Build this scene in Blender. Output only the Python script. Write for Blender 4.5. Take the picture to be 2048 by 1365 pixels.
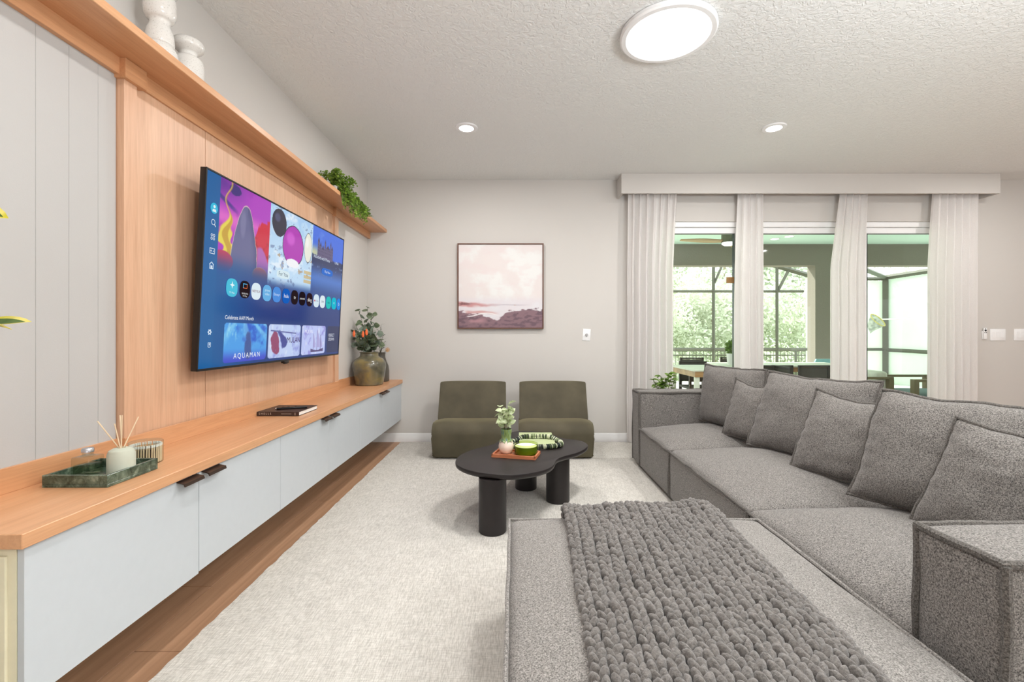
import bpy, bmesh, math, random
import numpy as np
from mathutils import Matrix, Vector, Euler, noise
PI = math.pi
S = bpy.context.scene
C = S.collection
for o in list(bpy.data.objects): bpy.data.objects.remove(o)

# ------------------------------------------------------------------ camera
HC = 1.154
cd = bpy.data.cameras.new('camera'); cam = bpy.data.objects.new('camera', cd); C.objects.link(cam)
cam.location = (0, 0, HC); cam.rotation_euler = (PI/2, 0, 0)
cd.sensor_width = 36; cd.lens = 920/2048*36
cd.shift_x = -6/2048; cd.shift_y = -14.5/2048; cd.clip_start = 0.02; cd.clip_end = 300
S.camera = cam

# ------------------------------------------------------------------ world, sun, large lights, exposure
S.view_settings.view_transform = 'Standard'; S.view_settings.look = 'None'
S.view_settings.gamma = 1; S.view_settings.exposure = .12; S.view_settings.use_curve_mapping = False
W = bpy.data.worlds.new('sky'); S.world = W; W.use_nodes = True
W.node_tree.nodes['Background'].inputs[0].default_value = (0.93, 1.0, 0.98, 1)
W.node_tree.nodes['Background'].inputs[1].default_value = 2.6

def light(name, kind, loc, energy, color=(1, 1, 1), size=1, size_y=None, rot=(0, 0, 0), shape=None, parent=None):
    l = bpy.data.lights.new(name, kind); l.energy = energy; l.color = color
    if kind == 'AREA':
        l.shape = shape or ('RECTANGLE' if size_y else 'DISK'); l.size = size
        if size_y: l.size_y = size_y
    if kind == 'SUN': l.angle = math.radians(1.5)
    o = bpy.data.objects.new(name, l); C.objects.link(o)
    o.location = loc; o.rotation_euler = rot
    if parent: o.parent = parent
    return o
light('sun', 'SUN', (0, 0, 20), 6.5, (1, .97, .9), rot=Euler((math.radians(-34), math.radians(-38), 0)))
# unseen fill lamp added behind the camera for frontal light
light('rear_fill', 'AREA', (2.2, -3.85, 1.4), 55, (.90, .96, 1), 5.0, 2.3, rot=(PI/2+.40, 0, 0))
light('right_fill', 'AREA', (7.1, .5, 1.5), 45, (.90, .96, 1), 4.0, 2.2, rot=(PI/2+.30, 0, PI/2))  # second added fill lamp, before a wall without windows
# unseen upward fill lamp, added to brighten the ceiling
light('ceiling_fill', 'AREA', (2.0, -.3, 1.7), 165, (.92, .97, 1), 1.2, 1.2, rot=(PI-.2, 0, 0))
CAN_W, DISC_W = 17, 34

# ------------------------------------------------------------------ materials
def s2l(c): return tuple((x/12.92 if x <= .04045 else ((x+.055)/1.055)**2.4) for x in [v/255 for v in c])
class NT:
    def __init__(s, name):
        s.m = bpy.data.materials.new(name); s.m.use_nodes = True; s.t = s.m.node_tree
        s.b = s.t.nodes['Principled BSDF']; s.out = s.t.nodes['Material Output']
    def n(s, typ, **kw):
        nd = s.t.nodes.new('ShaderNode'+typ)
        for k, v in kw.items():
            if k in nd.inputs: nd.inputs[k].default_value = v
            else: setattr(nd, k, v)
        return nd
    def l(s, a, b): s.t.links.new(a, b)
    def coords(s, scale=(1, 1, 1), rot=(0, 0, 0)):
        tc = s.n('TexCoord'); mp = s.n('Mapping'); mp.inputs['Scale'].default_value = scale; mp.inputs['Rotation'].default_value = rot
        s.l(tc.outputs['Object'], mp.inputs['Vector']); return mp.outputs[0]
    def noise(s, vec, scale, detail=2, rough=.5, dist=0):
        n = s.n('TexNoise'); s.l(vec, n.inputs['Vector'])
        n.inputs['Scale'].default_value = scale; n.inputs['Detail'].default_value = detail
        n.inputs['Roughness'].default_value = rough; n.inputs['Distortion'].default_value = dist
        return n.outputs['Fac']
    def ramp(s, fac, stops):
        r = s.n('ValToRGB'); e = r.color_ramp.elements
        while len(e) < len(stops): e.new(.5)
        for el, (p, c) in zip(e, stops): el.position = p; el.color = (*c, 1)
        s.l(fac, r.inputs[0]); return r.outputs[0]
    def mix(s, a, b, fac, mode='MIX'):
        m = s.n('Mix', data_type='RGBA', blend_type=mode)
        for sock, v in ((m.inputs[6], a), (m.inputs[7], b), (m.inputs[0], fac)):
            if hasattr(v, 'links'): s.l(v, sock)
            else: sock.default_value = (*v, 1) if isinstance(v, tuple) else v
        return m.outputs[2]
    def bump(s, h, strength=.3, dist=.01):
        b = s.n('Bump'); b.inputs['Strength'].default_value = strength; b.inputs['Distance'].default_value = dist
        s.l(h, b.inputs['Height']); s.l(b.outputs[0], s.b.inputs['Normal'])
    def col(s, c):
        if hasattr(c, 'links'): s.l(c, s.b.inputs['Base Color'])
        else: s.b.inputs['Base Color'].default_value = (*c, 1)
    def rough(s, r): s.b.inputs['Roughness'].default_value = r; return s

def plain(name, rgb, rough=.5, metal=0, var=.06, scale=30, spec=None, coat=0, bump=0):
    t = NT(name); c = s2l(rgb); t.rough(rough); t.b.inputs['Metallic'].default_value = metal
    f = t.noise(t.coords(), scale, 3)
    t.col(t.ramp(f, [(.3, tuple(x*(1-var) for x in c)), (.7, tuple(min(1, x*(1+var)) for x in c))]))
    if spec is not None: t.b.inputs['Specular IOR Level'].default_value = spec
    if coat: t.b.inputs['Coat Weight'].default_value = coat
    if bump: t.bump(t.noise(t.coords(), scale*6, 3), bump, .003)
    return t.m
def emit(name, col, strength=1):
    t = NT(name); e = t.n('Emission'); e.inputs[0].default_value = (*col, 1); e.inputs[1].default_value = strength
    t.l(e.outputs[0], t.out.inputs[0]); return t.m
def attr_mat(name, glow=False, rough=.7):
    t = NT(name); a = t.n('Attribute', attribute_name='Col')
    if glow:
        t.col((0.004, .004, .005)); t.rough(.12); t.l(a.outputs[0], t.b.inputs['Emission Color']); t.b.inputs['Emission Strength'].default_value = .85
        t.b.inputs['Specular IOR Level'].default_value = .35
    else: t.col(a.outputs[0]); t.rough(rough); t.bump(t.noise(t.coords(), 300, 3), .25, .001)
    return t.m
def wood(name, light_, mid, dark, axis='Z', rough=.42, fine=90, streak=1.0):
    t = NT(name); l, m, d = s2l(light_), s2l(mid), s2l(dark)
    sc = {'Z': (1, 1, .045), 'Y': (1, .045, 1), 'X': (.045, 1, 1)}[axis]
    v = t.coords(sc)
    a = t.noise(v, 7*streak, 5, .6, .9); b = t.noise(v, fine, 3, .7)
    c = t.ramp(a, [(.28, d), (.5, m), (.75, l)])
    g = t.ramp(b, [(.35, (.92, .90, .88)), (.6, (1.03, 1.03, 1.03))])
    t.col(t.mix(c, g, 1.0, 'MULTIPLY')); t.rough(rough); t.bump(b, .12, .002)
    return t.m
def wallpaint(name, rgb, bscale=220, bs=.12, dist=.002):
    t = NT(name); t.col(s2l(rgb)); t.rough(.75); t.b.inputs['Specular IOR Level'].default_value = .25
    t.bump(t.noise(t.coords(), bscale, 3, .6), bs, dist); return t.m

M = {}
M['wall'] = wallpaint('wall_paint', (205, 201, 196))
M['wall_l'] = wallpaint('left_wall_paint', (207, 203, 198))
# orange-peel / knockdown ceiling
t = NT('ceiling_paint'); t.col(s2l((232, 233, 231))); t.rough(.85)
v = t.coords(); n1 = t.noise(v, 38, 4, .6, .8); r1 = t.ramp(n1, [(.42, (0, 0, 0)), (.56, (1, 1, 1))]); t.bump(r1, .48, .006); M['ceil'] = t.m
M['white'] = plain('white_trim', (238, 238, 238), .4, var=.01)
M['door_white'] = plain('white_lacquer', (194, 199, 203), .35, var=.01)
M['cream'] = plain('cream_panel', (226, 219, 192), .5, var=.03)
M['oak_v'] = wood('oak_vertical', (219, 180, 150), (212, 170, 139), (203, 158, 127), 'Z')
M['oak_h'] = wood('oak_along', (214, 165, 125), (207, 154, 112), (195, 140, 98), 'Y', .36)
M['floorwood'] = wood('floor_oak', (188, 150, 120), (170, 132, 104), (146, 110, 84), 'Y', .45, 60, 1.4)
M['board'] = wallpaint('shiplap_paint', (184, 182, 180))
M['black'] = plain('black_plastic', (18, 18, 20), .35, var=.1)
M['bronze'] = plain('bronze_pull', (72, 56, 48), .35, .6)
M['tableblk'] = plain('black_satin_wood', (34, 29, 29), .42, var=.08, spec=.4)
def fabric(name, dark, light_, scale=270, rough=.95):
    t = NT(name); v = t.coords()
    a = t.noise(v, scale, 2, .7); a2 = t.noise(t.coords((1, 1, 2.2)), scale*.4, 3, .7)
    c = t.ramp(a, [(.34, s2l(dark)), (.66, s2l(light_))]); c2 = t.ramp(a2, [(.3, (.8, .8, .8)), (.7, (1.12, 1.12, 1.12))])
    t.col(t.mix(c, c2, 1.0, 'MULTIPLY')); t.rough(rough); t.b.inputs['Sheen Weight'].default_value = .15
    t.b.inputs['Specular IOR Level'].default_value = .15
    t.bump(a, .5, .003); return t.m
M['sofa'] = fabric('grey_melange_weave', (66, 63, 61), (156, 151, 146))
M['pillow'] = fabric('pillow_melange_weave', (63, 60, 58), (147, 142, 137))
M['pipe'] = fabric('piping_weave', (62, 59, 56), (118, 113, 108))
M['ottoman'] = fabric('ottoman_weave', (88, 85, 82), (164, 159, 154))
t = NT('chunky_yarn'); v = t.coords(); a = t.noise(v, 160, 4, .7); b = t.noise(v, 12, 2)
c = t.ramp(a, [(.3, s2l((76, 72, 69))), (.7, s2l((126, 120, 115)))]); c2 = t.ramp(b, [(.3, (.9, .9, .9)), (.7, (1.1, 1.1, 1.1))])
t.col(t.mix(c, c2, 1., 'MULTIPLY')); t.rough(1); t.b.inputs['Sheen Weight'].default_value = .35; t.bump(a, .7, .006); M['knit'] = t.m
t = NT('olive_velvet'); a = t.noise(t.coords(), 5, 3); t.col(t.ramp(a, [(.3, s2l((72, 67, 54))), (.7, s2l((90, 84, 68)))]))
t.rough(.7); t.b.inputs['Sheen Weight'].default_value = .5; t.b.inputs['Sheen Tint'].default_value = (*s2l((190, 180, 140)), 1); t.b.inputs['Specular IOR Level'].default_value = .2
t.bump(t.noise(t.coords(), 500, 2), .15, .001); M['velvet'] = t.m
# woven rug
t = NT('woven_rug'); a = t.noise(t.coords((1, .09, 1)), 340, 2, .6); b = t.noise(t.coords((.09, 1, 1)), 340, 2, .6); c = t.noise(t.coords(), 9, 3)
ca = t.ramp(a, [(.36, s2l((184, 180, 172))), (.6, s2l((212, 208, 201)))]); cb = t.ramp(b, [(.36, (.85, .845, .84)), (.6, (1.04, 1.04, 1.04))]); cc = t.ramp(c, [(.3, (.95, .95, .95)), (.7, (1.03, 1.03, 1.03))])
t.col(t.mix(t.mix(ca, cb, 1., 'MULTIPLY'), cc, 1., 'MULTIPLY')); t.rough(1); t.bump(t.mix(a, b, .5), .5, .004); M['rug'] = t.m
# linen curtain
t = NT('linen_curtain'); c = t.ramp(t.noise(t.coords((1, 1, .3)), 400, 2), [(.3, s2l((236, 232, 229))), (.7, s2l((244, 241, 239)))]); t.col(c); t.rough(.9)
tr = t.n('BsdfTranslucent'); t.l(c, tr.inputs[0]); mx = t.n('MixShader'); mx.inputs[0].default_value = .3
t.l(t.b.outputs[0], mx.inputs[1]); t.l(tr.outputs[0], mx.inputs[2]); t.l(mx.outputs[0], t.out.inputs[0]); M['curtain'] = t.m
def glass(name, tint, ior=1.5, thin=True):
    t = NT(name)
    if thin:
        tr = t.n('BsdfTransparent'); tr.inputs[0].default_value = (*tint, 1); gl = t.n('BsdfGlossy'); gl.inputs['Roughness'].default_value = .02
        lw = t.n('LayerWeight'); lw.inputs[0].default_value = .5; pw = t.n('Math', operation='POWER'); pw.inputs[1].default_value = 4; t.l(lw.outputs['Facing'], pw.inputs[0]); fr = t.n('Math', operation='MULTIPLY_ADD'); fr.inputs[1].default_value = .75; fr.inputs[2].default_value = .04; t.l(pw.outputs[0], fr.inputs[0]); mx = t.n('MixShader')
        t.l(fr.outputs[0], mx.inputs[0]); t.l(tr.outputs[0], mx.inputs[1]); t.l(gl.outputs[0], mx.inputs[2]); t.l(mx.outputs[0], t.out.inputs[0])
    else:
        t.b.inputs['Transmission Weight'].default_value = 1; t.b.inputs['Base Color'].default_value = (*tint, 1); t.rough(.03); t.b.inputs['IOR'].default_value = ior
    return t.m
M['pane'] = glass('window_glass', (.93, .985, .945))
M['clearglass'] = glass('clear_glass', (.86, .90, .87))
M['greenglass'] = glass('green_glass', (.66, .76, .34))
M['oil'] = glass('amber_oil', (.90, .90, .80))
t = NT('green_marble'); v = t.coords(); a = t.noise(v, 22, 6, .65, 1.6)
t.col(t.ramp(a, [(.36, s2l((48, 62, 50))), (.50, s2l((72, 88, 74))), (.62, s2l((104, 120, 104))), (.74, s2l((156, 166, 150)))])); t.rough(.22); M['marble'] = t.m
M['sage'] = plain('sage_ceramic', (190, 194, 178), .55, var=.03)
M['reed'] = plain('reed', (226, 204, 172), .6)
M['silver'] = plain('silver_cap', (200, 200, 205), .25, .9)
t = NT('speckled_ceramic'); v = t.coords(); a = t.noise(v, 220, 3, .7); t.col(t.ramp(a, [(.3, s2l((170, 164, 156))), (.42, s2l((222, 219, 214)))])); t.rough(.15); M['speckle'] = t.m
t = NT('glazed_olive_vase'); v = t.coords(); a = t.noise(v, 9, 3, .5, .5)
t.col(t.ramp(a, [(.3, s2l((74, 72, 60))), (.5, s2l((104, 99, 78))), (.7, s2l((134, 118, 70)))])); t.rough(.22); t.b.inputs['Coat Weight'].default_value = .4; M['vase'] = t.m
M['vase_dk'] = plain('dark_grey_vase', (84, 80, 72), .35, var=.1, scale=10)
M['bookcover'] = plain('dark_book_cover', (58, 42, 38), .45)
M['paper'] = plain('page_edges', (232, 230, 226), .7)
M['lettering'] = plain('cream_lettering', (214, 200, 186), .6)
M['acacia'] = wood('reddish_acacia', (214, 150, 112), (192, 118, 80), (150, 84, 54), 'X', .5, 60)
M['blush'] = plain('blush_ceramic', (235, 214, 198), .45, var=.03)
t = NT('dripped_green_glaze'); a = t.noise(t.coords((1, 1, .3)), 60, 3); t.col(t.ramp(a, [(.3, s2l((96, 116, 62))), (.5, s2l((136, 156, 96))), (.68, s2l((88, 124, 118)))])); t.rough(.15); M['glaze'] = t.m
M['wax'] = plain('white_wax', (244, 242, 238), .5, var=.01)
M['waxgreen'] = plain('green_candle_glass', (112, 126, 34), .2, var=.05, coat=.5)
M['bookgreen'] = plain('pale_green_cloth', (176, 186, 142), .7)
M['bead_w'] = plain('ivory_bead', (206, 210, 180), .5); M['bead_g'] = plain('moss_bead', (92, 108, 66), .5); M['bead_d'] = plain('dark_green_bead', (22, 34, 30), .5)
def leafmat(name, a_, b_, trans=.25, scale=30):
    t = NT(name); c = t.ramp(t.noise(t.coords(), scale, 2), [(.35, s2l(a_)), (.65, s2l(b_))]); t.col(c); t.rough(.5)
    tr = t.n('BsdfTranslucent'); t.l(c, tr.inputs[0]); mx = t.n('MixShader'); mx.inputs[0].default_value = trans
    t.l(t.b.outputs[0], mx.inputs[1]); t.l(tr.outputs[0], mx.inputs[2]); t.l(mx.outputs[0], t.out.inputs[0]); return t.m
M['leaf_pale'] = leafmat('pale_leaf', (166, 188, 120), (232, 236, 212), scale=60)
M['leaf_euc'] = leafmat('eucalyptus_leaf', (78, 98, 78), (146, 160, 124))
M['leaf_euc2'] = leafmat('grey_eucalyptus_leaf', (110, 130, 118), (146, 160, 142))
M['leaf_dark'] = leafmat('dark_olive_leaf', (54, 62, 48), (78, 84, 64))
M['leaf_trail'] = leafmat('trailing_leaf', (82, 116, 36), (150, 182, 74))
M['leaf_bonsai'] = leafmat('bright_leaf', (84, 120, 40), (140, 172, 76))
M['leaf_yel'] = leafmat('cream_leaf_edge', (206, 196, 60), (236, 224, 130))
M['leaf_grn'] = leafmat('dark_leaf_centre', (72, 100, 44), (98, 124, 66))
M['stem'] = plain('stem', (92, 84, 58), .7)
M['orange'] = plain('orange_bloom', (240, 112, 60), .6)
M['peach'] = plain('peach_flower', (206, 158, 110), .7)
M['frame_wal'] = plain('walnut_frame', (104, 68, 52), .45)
M['outlet'] = plain('switch_white', (240, 240, 240), .35, var=.005)
M['outgrey'] = plain('switch_dial_grey', (176, 176, 176), .5)  # grey of the dimmer dial
M['tag'] = plain('amber_latch', (150, 112, 66), .5)
# outdoors
M['stucco'] = wallpaint('stucco', (140, 132, 122), 90, .6, .01)
M['lanaiceil'] = wallpaint('aqua_lanai_ceiling', (206, 232, 220))
M['deck'] = plain('pale_deck', (218, 216, 206), .8)
M['alu'] = plain('bronze_aluminium', (92, 92, 80), .5, .2)
M['privacy'] = leafmat('mint_privacy_screen', (232, 242, 232), (238, 246, 238), .5, 1)
M['grass'] = plain('grass', (176, 190, 150), .9, var=.3)
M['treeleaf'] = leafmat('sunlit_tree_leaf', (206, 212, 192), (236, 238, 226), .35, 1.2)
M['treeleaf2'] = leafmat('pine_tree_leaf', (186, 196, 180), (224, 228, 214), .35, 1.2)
M['bark'] = plain('bark', (170, 158, 136), .9)
M['meshfab'] = plain('charcoal_mesh', (74, 70, 66), .8)
M['ofr'] = plain('charcoal_metal', (54, 50, 46), .5)
M['otop'] = plain('pale_table_top', (228, 228, 216), .5)
M['teak'] = wood('teak', (200, 156, 112), (182, 138, 94), (160, 116, 76), 'X')
M['olivefr'] = plain('olive_frame', (128, 116, 86), .6)
M['bluecush'] = plain('blue_grey_cushion', (120, 140, 144), .8)
M['blueshell'] = plain('pale_blue_shell', (140, 190, 196), .5)
M['blade'] = wood('fan_blade_wood', (190, 160, 100), (160, 128, 72), (130, 100, 52), 'X')
M['nickel'] = plain('brushed_nickel', (120, 118, 104), .4, .5)
M['lamp'] = emit('lamp_diffuser', (1, .99, .97), 4)
M['canlamp'] = emit('downlight_diffuser', (1, .98, .95), 6)
M['net'] = leafmat('white_net', (150, 160, 150), (214, 220, 210), .1, 14)

# ------------------------------------------------------------------ mesh helpers
def BM(): return bmesh.new()
def box(bm, x0, x1, y0, y1, z0, z1, bev=0, seg=2, mi=0):
    vs = [bm.verts.new((x, y, z)) for x in (x0, x1) for y in (y0, y1) for z in (z0, z1)]
    fs = [bm.faces.new([vs[i] for i in f]) for f in ((0, 1, 3, 2), (4, 6, 7, 5), (0, 4, 5, 1), (2, 3, 7, 6), (0, 2, 6, 4), (1, 5, 7, 3))]
    for f in fs: f.material_index = mi
    if bev:
        es = list({e for f in fs for e in f.edges})
        bmesh.ops.bevel(bm, geom=es, offset=bev, segments=seg, affect='EDGES', profile=.5)
    return bm
def tube(bm, pts, r, n=8, closed=False, cap=True, mi=0):
    pts = [Vector(p) for p in pts]; N = len(pts); rings = []; up = Vector((0, 0, 1)); prev = None
    for i, p in enumerate(pts):
        a = pts[(i-1) % N] if (closed or i > 0) else p; b = pts[(i+1) % N] if (closed or i < N-1) else p
        d = (b-a).normalized()
        if prev is None: u = d.cross(up); u = u if u.length > .05 else d.cross(Vector((1, 0, 0)))
        else: u = prev-d*prev.dot(d)
        u.normalize(); prev = u; w = d.cross(u); rr = r[i] if isinstance(r, (list, tuple)) else r
        rings.append([bm.verts.new(p+(u*math.cos(2*PI*k/n)+w*math.sin(2*PI*k/n))*rr) for k in range(n)])
    for i in range(N if closed else N-1):
        A, B = rings[i], rings[(i+1) % N]
        for k in range(n):
            f = bm.faces.new((A[k], A[(k+1) % n], B[(k+1) % n], B[k])); f.material_index = mi
    if cap and not closed: bm.faces.new(rings[0]); bm.faces.new(rings[-1][::-1])
    return bm
def lathe(bm, prof, c=(0, 0, 0), n=32):
    rings = []
    for r, z in prof:
        if r < 1e-5: rings.append([bm.verts.new((c[0], c[1], c[2]+z))])
        else: rings.append([bm.verts.new((c[0]+r*math.cos(2*PI*k/n), c[1]+r*math.sin(2*PI*k/n), c[2]+z)) for k in range(n)])
    for A, B in zip(rings, rings[1:]):
        for k in range(n):
            k2 = (k+1) % n
            if len(A) == 1 and len(B) == 1: continue
            if len(A) == 1: bm.faces.new((A[0], B[k2], B[k]))
            elif len(B) == 1: bm.faces.new((A[k], A[k2], B[0]))
            else: bm.faces.new((A[k], A[k2], B[k2], B[k]))
    return bm
def prism(bm, pts, z0, z1, bev=0, seg=3, axis='z'):
    f3 = {'z': lambda p, h: (p[0], p[1], h), 'x': lambda p, h: (h, p[0], p[1]), 'y': lambda p, h: (p[0], h, p[1])}[axis]
    a = [bm.verts.new(f3(p, z0)) for p in pts]; b = [bm.verts.new(f3(p, z1)) for p in pts]; n = len(pts)
    fa = bm.faces.new(a[::-1]); fb = bm.faces.new(b)
    for i in range(n): bm.faces.new((a[i], a[(i+1) % n], b[(i+1) % n], b[i]))
    if bev:
        es = list(set(fa.edges) | set(fb.edges)); bmesh.ops.bevel(bm, geom=es, offset=bev, segments=seg, affect='EDGES', profile=.5)
    bmesh.ops.recalc_face_normals(bm, faces=bm.faces[:]); return bm
def catmull(pts, k=6, closed=True):
    out = []; N = len(pts)
    rng = range(N) if closed else range(N-1)
    for i in rng:
        g = lambda j: np.array(pts[j % N] if closed else pts[min(max(j, 0), N-1)], float)
        p0, p1, p2, p3 = g(i-1), g(i), g(i+1), g(i+2)
        for s in range(k):
            t = s/k; out.append(tuple(.5*((2*p1)+(-p0+p2)*t+(2*p0-5*p1+4*p2-p3)*t*t+(-p0+3*p1-3*p2+p3)*t**3)))
    if not closed: out.append(tuple(map(float, pts[-1])))
    return out

ROOT = {}
def setp(o, label=None, cat=None, group=None, kind=None):
    for k, v in (('label', label), ('category', cat), ('group', group), ('kind', kind)):
        if v: o[k] = v
    return o
def thing(name, label, cat, loc=(0, 0, 0), rz=0, group=None, Mx=None):
    o = bpy.data.objects.new(name, None); C.objects.link(o); o.empty_display_size = .05
    m = Mx if Mx is not None else Matrix.Translation(loc) @ Matrix.Rotation(rz, 4, 'Z')
    o.matrix_basis = m; ROOT[o.name] = m.inverted(); return setp(o, label, cat, group)
def rootinv(p):
    while p.parent: p = p.parent
    return ROOT.get(p.name, Matrix())
def add(name, bm, mat, parent=None, local=False, smooth=True, angle=35, label=None, kind=None, recalc=True):
    if recalc: bmesh.ops.recalc_face_normals(bm, faces=bm.faces[:])
    me = bpy.data.meshes.new(name); bm.to_mesh(me); bm.free()
    if parent is not None and not local: me.transform(rootinv(parent))
    for m in (mat if isinstance(mat, list) else [mat]): me.materials.append(m)
    if smooth:
        me.shade_smooth(); me.set_sharp_from_angle(angle=math.radians(angle))
    o = bpy.data.objects.new(name, me); C.objects.link(o)
    if parent is not None: o.parent = parent
    return setp(o, label, None, None, kind)
def single(name, bm, mat, label, cat, group=None, **kw):
    return setp(add(name, bm, mat, **kw), label, cat, group)
def struct(name, bm, mat, parent=None, **kw):
    o = add(name, bm, mat, parent, **kw)
    if parent is None: o['kind'] = 'structure'
    return o
def place(name, me, parent, Mw):
    o = bpy.data.objects.new(name, me); C.objects.link(o); o.parent = parent; o.matrix_basis = rootinv(parent) @ Mw; return o
def copytree(src, Mx, label, group=None):
    r = src.copy(); C.objects.link(r); r.matrix_basis = Mx; ROOT[r.name] = Mx.inverted(); r['label'] = label
    if group: r['group'] = group
    def rec(a, b):
        for ch in list(a.children):
            c = ch.copy(); C.objects.link(c); c.parent = b; rec(ch, c)
    rec(src, r); return r

# ------------------------------------------------------------------ room shell
XL, XR, YB, YF, ZC = -1.575, 7.2, 4.916, -4.0, 2.8
b = BM(); box(b, XL-.15, XR, YF, YB+.2, -.12, -.012); floor = struct('floor', b, M['floorwood'])
# planks of the visible strip beside the rug
random.seed(4)
for i in range(3):
    y = -.9 - .43*i
    while y < YB:
        L = 1.5; y0, y1 = max(y, -1.5), min(y+L, YB)
        if y1 > y0:
            b = BM(); x0 = XL+i*.19; box(b, x0+.0012, x0+.1888, y0+.0012, y1-.0012, -.012, 0, .0012, 1)
            add('plank', b, M['floorwood'], floor)
        y += L
b = BM(); box(b, XL-.15, XR, YF, YB+.2, ZC, ZC+.12); struct('ceiling', b, M['ceil'])
b = BM(); box(b, XL-.15, XL, YF, YB+.2, 0, ZC); struct('wall_left', b, M['wall_l'])
OX0, OX1, OZ = 1.39, 4.757, 2.354
b = BM(); box(b, XL, OX0, YB, YB+.2, 0, ZC); box(b, OX1, XR, YB, YB+.2, 0, ZC); box(b, OX0, OX1, YB, YB+.2, OZ, ZC)
wall_back = struct('wall_back', b, M['wall'])
b = BM(); box(b, XR, XR+.15, YF, YB+.2, 0, ZC); struct('wall_right', b, M['wall'])
b = BM(); box(b, XL-.15, XR+.15, YF-.15, YF, 0, ZC); struct('wall_front', b, M['wall'])
def baseboard(name, x0, x1):
    prof = [(YB, 0), (YB-.016, 0), (YB-.016, .055), (YB-.012, .066), (YB-.012, .072), (YB-.006, .09), (YB, .092)]
    b = BM(); prism(b, prof, x0, x1, axis='x'); struct(name, b, M['white'])
baseboard('baseboard_back', XL, OX0); baseboard('baseboard_right', OX1, XR)
# shiplap boards beside the oak panel
sh = [1.503-.1125*k for k in range(12, -1, -1)]+[1.615, 1.728, 1.806]
sp = thing('shiplap_panel', 'off-white vertical boarding on the wall left of the oak panel', 'wall panelling', (XL, 1.0, .74))
for a, c in zip(sh, sh[1:]):
    b = BM(); box(b, XL, XL+.009, a+.0005, c-.0005, .68, 2.2, .0007, 1); add('board', b, M['board'], sp)

# ------------------------------------------------------------------ rug
b = BM()
ys = np.linspace(.1, 4.862, 160); random.seed(1)
left = [(-1.205+random.uniform(-.004, .004), y) for y in ys]; right = [(3.3+random.uniform(-.004, .004), y) for y in ys[::-1]]
prism(b, left+right, .0015, .010)
rug = single('area_rug', b, M['rug'], 'large pale cream woven area rug under the coffee table and sofa', 'rug', smooth=False)

# ------------------------------------------------------------------ oak feature wall
ow = thing('oak_wall_panel', 'light oak wall panel with pilasters behind the television', 'wall panelling', (XL, 2.9, .74))
for a, c in ((1.871, 2.311), (2.311, 3.489), (3.489, 3.93)):
    b = BM(); box(b, XL, XL+.02, a+.002, c-.002, .66, 2.2, .0015, 1); add('panel', b, M['oak_v'], ow)
b = BM(); box(b, XL, XL+.008, 1.86, 3.94, .66, 2.2); add('backing', b, M['bronze'], ow)
for a, c in ((1.809, 1.871), (3.93, 4.01)):
    b = BM(); box(b, XL, XL+.038, a, c, .66, 2.185, .001, 1); add('pilaster', b, M['oak_v'], ow)
    b = BM(); box(b, XL, XL+.054, a-.012, c+.03, 2.158, 2.2345, .001, 1); add('capital', b, M['oak_h'], ow)
sf = thing('wall_shelf', 'long oak shelf running above the television to the corner', 'shelf', (XL, 2.0, 2.235))
b = BM(); box(b, XL, -1.368, .3, YB-.001, 2.235, 2.268, .002, 1); add('shelf_board', b, M['oak_h'], sf)
b = BM(); box(b, XL, XL+.030, .3, YB-.001, 2.170, 2.235, .001, 1); add('rail', b, M['oak_h'], sf)

# ------------------------------------------------------------------ floating media cabinets + worktop
CX, CZ = -1.20, .665
wt = thing('oak_worktop', 'long oak worktop with low upstand on the white wall cabinets', 'worktop', (XL, 3, CZ-.04))
b = BM(); box(b, XL, CX, 1.12, YB-.001, CZ-.038, CZ, .002, 1); add('top', b, M['oak_h'], wt)
b = BM(); box(b, XL+.009, XL+.021, .95, 1.807, CZ, CZ+.078, .001, 1); box(b, XL+.031, XL+.043, 1.807, 4.012, CZ, CZ+.078, .001, 1); box(b, XL, XL+.014, 4.012, YB-.002, CZ, CZ+.078, .001, 1)
add('upstand', b, M['oak_h'], wt)
cab = None
DX = -1.212
ords = ['nearest white wall-hung cabinet, its cream side panel showing, under the oak worktop', 'middle white wall-hung cabinet, below the dark book', 'far white wall-hung cabinet below the olive vase, next to the corner']
for k, (y0, y1) in enumerate(((1.135, 2.378), (2.378, 3.606), (3.606, 4.834))):
    ym = y0+.629 if k == 0 else (y0+y1)/2
    cab = thing('wall_cabinet', ords[k], 'cabinet', (XL, ym, .241), group=None)
    b = BM(); box(b, XL, DX-.019, y0+.001, y1-.001, .241, CZ-.039); add('body', b, M['cream'], cab, smooth=False)
    if k == 0:
        b = BM(); box(b, XL, DX-.04, y0-.006, y0+.001, .26, CZ-.06, .001, 1); add('side_panel', b, M['cream'], cab)
    for s, (a, c) in enumerate(((y0, ym), (ym, y1))):
        b = BM(); box(b, DX-.018, DX, a+.0015, c-.0015, .241-(.006 if (k == 0 and s == 0) else 0), CZ-.041, .001, 1)
        d = add('door', b, M['door_white'], cab)
        h0 = c-.118 if s == 0 else a+.014
        b = BM(); z = CZ-.047
        pr = [(DX-.001, z+.004), (DX+.030, z-.003), (DX+.033, z-.014), (DX+.029, z-.014), (DX+.026, z-.006), (DX-.001, z+.001)]
        prism(b, [(p[0], p[1]) for p in pr], h0, h0+.104, axis='y'); add('handle', b, M['bronze'], d)
b = BM(); box(b, XL, DX-.004, 4.835, YB-.002, .241, CZ-.040); single('filler_strip', b, M['door_white'], 'narrow white filler strip between the far cabinet and the corner', 'filler')

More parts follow.
